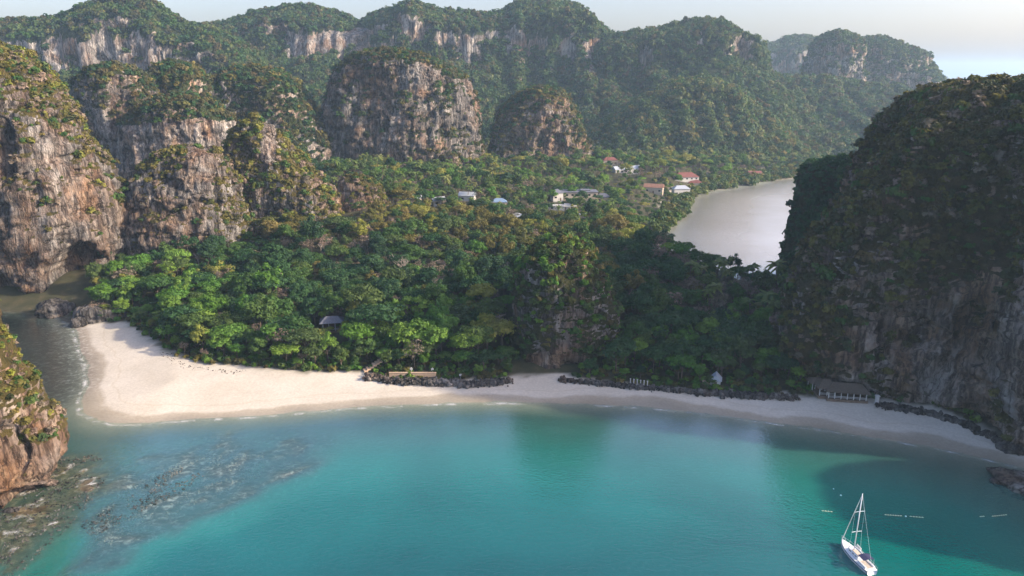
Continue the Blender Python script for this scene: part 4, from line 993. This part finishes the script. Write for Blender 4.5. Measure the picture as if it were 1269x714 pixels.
# stones of the boulder walls and rubble (far too many and small to count)
STONE = [rock_mesh('stone', 30 + i, 1, rs.uniform(.7, 1), .7, 9, 6) for i in range(5)]
for s_ in STONE: s_.materials.append(ROCKM)
stone_c = proto_collection('stone', STONE)
def rubble(name, label, line, wid, count, smin, smax, seed, zlift=0.0):
    L = np.array([snap(px, py)[:2] for px, py in line]); sl = np.concatenate([[0], np.cumsum(np.linalg.norm(np.diff(L, axis=0), axis=1))])
    r0 = np.random.RandomState(seed); q = r0.rand(count) * sl[-1]
    p = np.column_stack([np.interp(q, sl, L[:, 0]), np.interp(q, sl, L[:, 1])]) + r0.normal(0, wid * .4, (count, 2))
    z = land_height(p)[0]; s = smin + (smax - smin) * r0.rand(count) ** 2
    scatter(name, label, stone_c, np.column_stack([p, z + zlift * r0.rand(count) + s * .25]), s, seed, tilt=.8)
rubble('boulder_wall', 'dark boulder wall along the top of the beach beside the knoll', [(455, 468), (480, 473), (540, 476), (600, 477), (630, 474)], 2.6, 950, .3, 0.8, 1, .8)
rubble('boulder_wall', 'low dark boulder wall between the knoll and the beach hut', [(695, 472), (750, 477), (790, 481), (840, 485)], 1.8, 520, .25, .8, 2, .7)
rubble('boulder_wall', 'dark boulder wall below the beach hut', [(845, 486), (890, 490), (945, 493), (985, 495)], 2.0, 480, .25, .9, 3, .8)
rubble('rubble', 'grey rubble on the sand beside the white pillar', [(1088, 503), (1110, 506), (1145, 512)], 2.2, 420, .2, .7, 4, .5)
rubble('driftwood_line', 'scattered dark wrack and stones below the trees on the western sand', [(205, 437), (225, 452), (262, 459), (300, 462)], 3.0, 120, .08, .26, 5)
rubble('rubble', 'fallen stones at the foot of the shaded headland', [(1150, 512), (1190, 524), (1230, 543), (1262, 562)], 2.0, 260, .3, 1.1, 6)
# reef stones that break the water
def reef_stones(name, label, poly, count, smin, smax, seed, zb):
    r0 = np.random.RandomState(seed); lo, hi = poly.min(0), poly.max(0); p = lo + (hi - lo) * r0.rand(count * 5, 2)
    cl = fbm(np.column_stack([p / 8, np.zeros(len(p))]) + 3, 3)
    p = p[(poly_sd(p, poly) > 1) & (cl > -.25)][:count]; s = smin + (smax - smin) * r0.rand(len(p)) ** 3
    scatter(name, label, stone_c, np.column_stack([p, np.full(len(p), zb)]), s, seed, tilt=.5)
reef_stones('reef_stones', 'dark stones of the brown reef flat beside the sunlit headland', FLAT, 2600, .08, .34, 8, -.05)
core = np.array([ground(*p)[:2] for p in ((90, 650), (150, 620), (190, 588), (255, 568), (268, 585), (230, 610), (170, 640), (110, 672))])
reef_stones('reef_stones', 'dark and pale stones breaking the surface along the reef', core, 1800, .06, .28, 9, -.10)
CORAL = plain('coral_rubble', (.42, .39, .35), .9, .3, 4)
PALE = [m_.copy() for m_ in STONE]
for m_ in PALE: m_.materials.clear(); m_.materials.append(CORAL)
stone_keep, stone_c = stone_c, proto_collection('coral_stone', PALE)
reef2 = np.array([ground(*p)[:2] for p in ((80, 672), (120, 630), (170, 590), (250, 560), (330, 560), (340, 585), (260, 620), (180, 655), (110, 690))])
reef_stones('coral_rubble', 'pale coral rubble under the shallow water along the reef', reef2, 1500, .10, .36, 12, -.36)
stone_c = stone_keep
# single boulders
b = snap(66, 390); rock_thing('boulder', 'big grey boulder in the shallows below the sea cave', b + np.array([0, 1, 1.2]), (6.5, 5.5, 5.0), 3, .4, big=True)
b = snap(118, 398); rock_thing('boulder', 'wide low grey outcrop where the sand meets the trees below the cave cliff', b + np.array([0, 3, .8]), (11, 5.5, 4.8), 5, .1, big=True)
b = snap(97, 404); rock_thing('boulder', 'small pale boulder between the grey boulder and the wide outcrop', b + np.array([0, 0, .6]), (3.2, 2.6, 2.8), 8, .1)
b = ground(1262, 610, 0); rock_thing('rock_shelf', 'dark broken rock shelf at the waterline below the shaded headland', b + np.array([4.8, 1, -.3]), (6.0, 10, 2.2), 6, .5, big=True)
b = ground(1236, 596, 0); rock_thing('boulder', 'low wet boulder off the end of the rock shelf', b + np.array([0, 0, -.1]), (2.2, 1.6, .8), 9, .5)
b = snap(1256, 558); rock_thing('boulder', 'dark block of fallen rock on the sand at the foot of the shaded headland', b + np.array([.5, .5, .7]), (4.0, 3.0, 2.0), 2, .2, big=True)
b = ground(14, 633, 0); rock_thing('boulder', 'pale flat boulder on the reef flat below the sunlit headland', b + np.array([0, 0, .1]), (1.6, 1.0, .7), 4, .2)

# ---------------------------------------------------------------- beach buildings
def shelter(name, label, base, w_, d_, h_, nx, roofc, rz, wallc='white', rail=True, cat='pavilion'):
    r = bpy.data.objects.new(name, None); col.objects.link(r); r.location = base; r.rotation_euler = (0, 0, rz); tag(r, label, cat)
    MB().box((0, 0, .05), (w_ + .6, d_ + .6, .9)).build('platform', BC['wood'], r)
    for i in range(nx):
        for sy in (-1, 1):
            MB().box((-w_ / 2 + .2 + i * (w_ - .4) / (nx - 1), sy * (d_ / 2 - .2), .5 + h_ / 2), (.22, .22, h_)).build('post', BC[wallc], r)
    MB().box((0, -d_ / 2 + .2, h_ + .42), (w_, .3, .38)).build('beam', BC[wallc], r)
    if rail: MB().box((0, -d_ / 2 + .2, 1.35), (w_ - .5, .12, .12)).box((0, -d_ / 2 + .2, .95), (w_ - .5, .1, .1)).build('railing', BC[wallc], r)
    MB().box((0, d_ / 2 - .5, .5 + h_ / 2), (w_ * .9, .2, h_)).build('back_wall', BC['wood'], r)
    x, y, z = w_ / 2 + .9, d_ / 2 + .9, h_ + .62; t = z + d_ * .38; k = max(.5, w_ / 2 - d_ * .3)
    MB().add([(-x, -y, z), (x, -y, z), (x, y, z), (-x, y, z), (-k, 0, t), (k, 0, t)], [(0, 1, 5, 4), (2, 3, 4, 5), (0, 4, 3), (1, 2, 5), (3, 2, 1, 0)]).build('roof', BC[roofc], r)
    return r
b = snap(1052, 499); shelter('beach_pavilion', 'long dark thatched pavilion with white posts at the shaded end of the beach', b + np.array([0, 3.0, .3]), 11.5, 5.4, 2.4, 7, 'thatch', -.18)
b = snap(1029, 496); shelter('beach_pavilion', 'smaller thatched pavilion with white railing adjoining the long one', b + np.array([-.5, 3.6, .5]), 5.0, 5.2, 2.6, 3, 'thatch', -.1)
b = snap(1013, 488); shelter('beach_kiosk', 'little white framed kiosk beside the thatched pavilions', b + np.array([0, 2.5, .3]), 3.6, 3.2, 2.6, 2, 'thatch', .1, rail=False, cat='kiosk')
b = snap(1033, 484); shelter('hillside_hut', 'dark thatched hut on the slope above the pavilions', b + np.array([0, 4.0, 2.6]), 5, 4, 2.8, 3, 'thatch', .3, 'wood', cat='hut')
b = snap(1086, 501); r = MB(); r.box((0, 0, 1.3), (.9, .9, 2.9)).box((0, 0, 2.85), (1.2, 1.2, .25)).box((0, 0, .1), (1.2, 1.2, .4))
o = r.build('white_pillar', BC['white']); o.location = b; tag(o, 'square white pillar standing on the sand beside the long pavilion', 'pillar')
b = snap(888, 481)
r = bpy.data.objects.new('beach_hut', None); col.objects.link(r); r.location = b + np.array([0, 1.6, 0]); r.rotation_euler = (0, 0, -.3); tag(r, 'small white hut with a steep pitched roof above the boulder wall', 'hut')
MB().box((0, 0, 1.2), (3.2, 2.8, 2.8)).build('wall', BC['white'], r); MB().add([(-2, -1.9, 2.5), (2, -1.9, 2.5), (2, 1.9, 2.5), (-2, 1.9, 2.5), (0, -1.9, 4.6), (0, 1.9, 4.6)], [(0, 4, 5, 3), (1, 2, 5, 4), (0, 1, 4), (2, 3, 5), (3, 2, 1, 0)]).build('roof', BC['zinc'], r)
MB().box((0, -1.45, 1.0), (.9, .1, 2.0)).build('door', BC['wood'], r); MB().box((-2.9, -.4, .55), (2.6, 2.4, 1.5)).build('terrace', BC['tan'], r)
b = snap(410, 414); shelter('forest_bungalow', 'white open bungalow showing through the trees above the western sand', b + np.array([0, 3, .6]), 7.5, 5, 3.2, 4, 'slate', .2, cat='bungalow')
b = snap(397, 432); shelter('forest_bungalow', 'small white shelter lower down among the same trees', b + np.array([0, 2, .4]), 2.6, 2.4, 2.2, 2, 'slate', .4, rail=False, cat='bungalow')
b = snap(453, 460); o = MB()
for k in range(7): o.box((k * .9, k * .7, .3 + k * .42), (1.3, 2.6, .5), .4)
o = o.build('stone_stair', BC['tan']); o.location = b; tag(o, 'pale stone stair climbing from the end of the boulder wall', 'stair')
b0, b1 = snap(482, 470), snap(540, 471); o = MB().box((0, 0, .55), (float(b1[0] - b0[0]), .5, 1.5)).box((0, 0, 1.36), (float(b1[0] - b0[0]) + .2, .7, .14)).build('garden_wall', BC['tan']); o.location = (b0 + b1) / 2 + np.array([0, 1.2, .7]); tag(o, 'low tan garden wall behind the long boulder wall', 'wall')
for k, (px, py, hh, lab) in enumerate(((510, 464, 2.6, 'white beach flag post behind the tan garden wall'), (536, 464, 2.4, 'white signboard post at the end of the tan garden wall'), (571, 469, 1.6, 'pale notice board on the boulder wall under dark trees'))):
    b = snap(px, py); o = MB().box((0, 0, hh / 2), (.22, .22, hh)).box((0, -.15, hh * .8), (.9, .08, .75)).build('notice_board', BC['white']); o.location = b; tag(o, lab, 'sign')
for k in range(6):
    b = snap(781 + 4.2 * k, 478 + .6 * k); o = MB().box((0, 0, 1.1), (.26, .26, 2.6)).box((0, 0, 2.45), (.4, .4, .16)).build('fence_post', BC['white']); o.location = b; tag(o, 'white post in the short row at the forest edge beside the knoll', 'post', 'white posts at the forest edge')

# ---------------------------------------------------------------- sailing boat
WHITE = plain('gelcoat_white', (.80, .81, .82), .3, .03, 2, .5); NAVY = plain('navy_canvas', (.03, .035, .09), .8, .15); TEAK = plain('deck_tan', (.52, .46, .38), .8, .1); STEEL = plain('rig_steel', (.62, .64, .66), .35, .08, metallic=.6); SAILC = plain('furled_sail', (.72, .72, .70), .8, .08)
bow, stern = ground(1042, 674, 0), ground(1081, 713, 0)
boat = bpy.data.objects.new('sailboat', None); col.objects.link(boat)
mid_ = (bow + stern) / 2; dv = bow - stern; LEN = float(np.linalg.norm(dv)) - .2
boat.location = mid_; boat.rotation_euler = (0, 0, math.atan2(dv[1], dv[0])); tag(boat, 'white sailing yacht with bare mast moored on the turquoise water', 'sailboat')
ST = [(-.5, .74, .95, .30), (-.42, .86, .92, .42), (-.25, .98, .92, .5), (0, 1.0, .98, .55), (.2, .86, 1.06, .52), (.36, .56, 1.18, .42), (.46, .22, 1.28, .28), (.5, .03, 1.34, .12)]
BEAM = LEN * .145; secs = []
for t, wd, fb, kd in ST:
    x = t * LEN; wv = wd * BEAM
    secs.append([(x, wv, fb), (x, wv * .99, fb * .55), (x, wv * .88, .05), (x, wv * .5, -kd * .7), (x, 0, -kd), (x, -wv * .5, -kd * .7), (x, -wv * .88, .05), (x, -wv * .99, fb * .55), (x, -wv, fb)])
vv = [p for s in secs for p in s]; ff = []
for i in range(len(secs) - 1):
    for j in range(8): ff.append((i * 9 + j, i * 9 + j + 1, (i + 1) * 9 + j + 1, (i + 1) * 9 + j))
ff.append(tuple(range(9)))
hull = MB().add(vv, ff).build('hull', WHITE, boat, True)
dk = MB(); vd, fd_ = [], []
for t, wd, fb, kd in ST: vd += [(t * LEN, wd * BEAM * .99, fb - .02), (t * LEN, 0, fb + .06), (t * LEN, -wd * BEAM * .99, fb - .02)]
for i in range(len(ST) - 1): fd_ += [(i * 3, i * 3 + 1, i * 3 + 4, i * 3 + 3), (i * 3 + 1, i * 3 + 2, i * 3 + 5, i * 3 + 4)]
dk.add(vd, fd_).build('deck', WHITE, boat)
for sy in (1, -1):
    sp = MB(); pts = [(t * LEN, sy * (wd * BEAM + .012), fb * .8) for t, wd, fb, kd in ST]
    vs_, fs_ = [], []
    for (x, y, z) in pts: vs_ += [(x, y, z - .09), (x, y, z + .09)]
    for i in range(len(pts) - 1): fs_.append((2 * i, 2 * i + 2, 2 * i + 3, 2 * i + 1))
    sp.add(vs_, fs_).build('stripe', NAVY, hull)
cab = MB().box((LEN * .03, 0, 1.32), (LEN * .36, BEAM * 1.12, .62), 0, .86).build('cabin', WHITE, boat)
MB().box((-.02 * LEN, 0, 1.68), (LEN * .22, BEAM * .74, .1)).build('hatch_cover', TEAK, cab)
for sy in (1, -1):
    for k in range(3): MB().box((LEN * (-.07 + .09 * k), sy * BEAM * .53, 1.36), (LEN * .055, .05, .16)).build('window', BC['glass'], cab)
MB().box((-LEN * .30, 0, 1.02), (LEN * .24, BEAM * 1.0, .16)).build('cockpit', TEAK, boat)
for sy in (1, -1): MB().box((-LEN * .30, sy * BEAM * .62, 1.15), (LEN * .24, .34, .34)).build('bench', WHITE, boat)
bm_ = MB(); bw = BEAM * .8
bm_.add([(-.36 * LEN, -bw, 2.55), (-.18 * LEN, -bw, 2.6), (-.18 * LEN, 0, 2.82), (-.36 * LEN, 0, 2.77), (-.18 * LEN, bw, 2.6), (-.36 * LEN, bw, 2.55), (-.36 * LEN, -bw, 2.49), (-.18 * LEN, -bw, 2.54), (-.18 * LEN, 0, 2.76), (-.36 * LEN, 0, 2.71), (-.18 * LEN, bw, 2.54), (-.36 * LEN, bw, 2.49)],
        [(0, 1, 2, 3), (3, 2, 4, 5), (9, 8, 7, 6), (11, 10, 8, 9), (0, 6, 7, 1), (4, 10, 11, 5), (0, 3, 9, 6), (3, 5, 11, 9), (1, 7, 8, 2), (2, 8, 10, 4)])
bim = bm_.build('bimini', NAVY, boat)
for sx in (-.355, -.185):
    for sy in (1, -1): MB().tube([(sx * LEN, sy * BEAM * .85, 1.0), (sx * LEN, sy * bw, 2.55)], .025, 5).build('bimini_pole', STEEL, bim)
MH = float(at_depth(1056, 611, float((ground(1057, 688, 0))[1]))[2])
mx_ = LEN * .10
mast = MB().tube([(mx_, 0, 1.2), (mx_, 0, MH * .6), (mx_, 0, MH)], [.12, .11, .09], 8).build('mast', WHITE, boat, True)
for fz in (.40, .72): MB().tube([(mx_ - .05, -1.15, MH * fz), (mx_, 0, MH * fz + .05), (mx_ - .05, 1.15, MH * fz)], .055, 5).build('spreader', WHITE, mast)
MB().tube([(mx_ - .1, 0, 2.35), (-LEN * .28, 0, 2.3)], .09, 6).build('boom', WHITE, boat)
MB().tube([(mx_ - .2, 0, 2.52), (-LEN * .08, 0, 2.58), (-LEN * .26, 0, 2.46)], [.14, .17, .10], 7).build('furled_mainsail', SAILC, boat)
MB().tube([(LEN * .485, 0, 1.4), (mx_ + .08, 0, MH * .97)], [.085, .05], 6).build('furled_jib', SAILC, boat)
MB().tube([(-LEN * .49, 0, 1.0), (mx_, 0, MH * .99)], .018, 4).build('backstay', STEEL, boat)
for sy in (1, -1): MB().tube([(mx_ - .2, sy * BEAM * .95, 1.0), (mx_ - .05, sy * 1.15, MH * .40), (mx_ - .05, sy * 1.12, MH * .72), (mx_, 0, MH * .98)], .018, 4).build('shroud', STEEL, boat)
for sy in (1, -1):
    rl = MB(); pr = [(t * LEN, sy * wd * BEAM * .96, fb) for t, wd, fb, kd in ST[:7]]
    rl.tube([(x, y, z + .6) for x, y, z in pr], .02, 4)
    for x, y, z in pr: rl.tube([(x, y, z - .02), (x, y, z + .62)], .02, 4)
    rl.build('guard_rail', STEEL, boat)
MB().tube([(.43 * LEN, BEAM * .33, 1.25), (.45 * LEN, BEAM * .25, 1.95), (.515 * LEN, 0, 2.05), (.45 * LEN, -BEAM * .25, 1.95), (.43 * LEN, -BEAM * .33, 1.25)], .035, 5).build('pulpit', WHITE, boat)
MB().box((.13 * LEN, -BEAM * .93, 1.62), (1.7, .1, .85), -.1).build('rolled_dinghy', SAILC, boat)
MB().box((-.46 * LEN, 0, -.2), (.5, .08, 1.2)).build('rudder', WHITE, boat)
# ---------------------------------------------------------------- float lines and buoys
FLOATM = plain('float_yellow', (.60, .55, .38), .6, .1)
def float_line(p0, p1, label):
    a, b = ground(*p0, 0), ground(*p1, 0); nn = max(3, int(np.linalg.norm(b - a) / .55)); r = bpy.data.objects.new('float_line', None); col.objects.link(r); c = (a + b) / 2; r.location = c; tag(r, label, 'float line')
    MB().tube([tuple(a - c), tuple(b - c)], .05, 4).build('rope', FLOATM, r)
    me = MB().tube([(-.21, 0, .02), (-.12, 0, .02), (.12, 0, .02), (.21, 0, .02)], [.05, .12, .12, .05], 7).mesh('float')
    me.materials.append(FLOATM); ang = math.atan2(b[1] - a[1], b[0] - a[0])
    for k in range(nn):
        o = bpy.data.objects.new('float', me); col.objects.link(o); o.parent = r; o.location = (a - c) + (b - a) * (k + .5) / nn; o.rotation_euler = (0, 0, ang)
float_line((1096, 638), (1118, 639.5), 'yellowish float line drifting beside the round buoy gap'); float_line((1127, 640), (1145, 641.5), 'shorter yellowish float line beyond the round buoy'); float_line((1229, 640), (1248, 638), 'float line near the dark rock shelf'); float_line((1214, 640.5), (1220, 640), 'tiny stub of float line between two longer lines'); float_line((1018, 633), (1032, 634.5), 'pale float line beside the yacht mast')
def buoy(px, py, label, s):
    c = ground(px, py, 0); r = bpy.data.objects.new('mooring_buoy', None); col.objects.link(r); r.location = c; tag(r, label, 'buoy')
    me = rock_mesh('float_body', 0, s, s, s * .8, 14, 9); D = np.array([v.co for v in me.vertices]); link('float_body', fast_mesh('float_body', D / np.linalg.norm(D / np.array([s, s, s * .8]), axis=1)[:, None], grid_quads(14, 9, True)), WHITE, r)
    MB().tube([(0, 0, s * .6), (0, 0, s * 1.3)], .06, 5).build('ring_post', STEEL, r)
buoy(1042, 614, 'white mooring buoy floating beyond the yacht', .24); buoy(1033, 606, 'smaller faint buoy beyond the white one', .15); buoy(1122.5, 640, 'pale buoy between two float lines', .2)
# small craft in the bay
b = ground(842, 243, 0)
r = bpy.data.objects.new('motor_boat', None); col.objects.link(r); r.location = b; r.rotation_euler = (0, 0, .3); tag(r, 'small white motor boat at the mangrove edge of the bay', 'boat')
MB().add([(-5, -1.3, 1), (3, -1.3, 1.1), (5.2, 0, 1.4), (3, 1.3, 1.1), (-5, 1.3, 1), (-4.8, -.9, -.3), (3, -.8, -.3), (4.6, 0, 0), (3, .8, -.3), (-4.8, .9, -.3)], [(0, 1, 6, 5), (1, 2, 7, 6), (2, 3, 8, 7), (3, 4, 9, 8), (4, 0, 5, 9), (0, 4, 3, 2, 1), (5, 6, 7, 8, 9)]).build('hull', WHITE, r)
MB().box((-.5, 0, 1.9), (3.5, 2.0, 1.6), 0, .8).build('cabin', WHITE, r)

# ================================================================== HAZE
hz = MB().box((0, 0, 112.5), (19600, 19600, 257)).mesh('haze'); ho = link('haze', hz)
m, nt, out = new_mat('haze_air')
pv = N(nt, 'ShaderNodeVolumePrincipled'); pv.inputs['Color'].default_value = (.55, .78, 1.0, 1); pv.inputs['Density'].default_value = .00011; pv.inputs['Anisotropy'].default_value = .2
nt.links.new(pv.outputs[0], out.inputs['Volume']); hz.materials.append(m)
tag(ho, 'thin pale sea haze lying over the whole coast', kind='stuff')
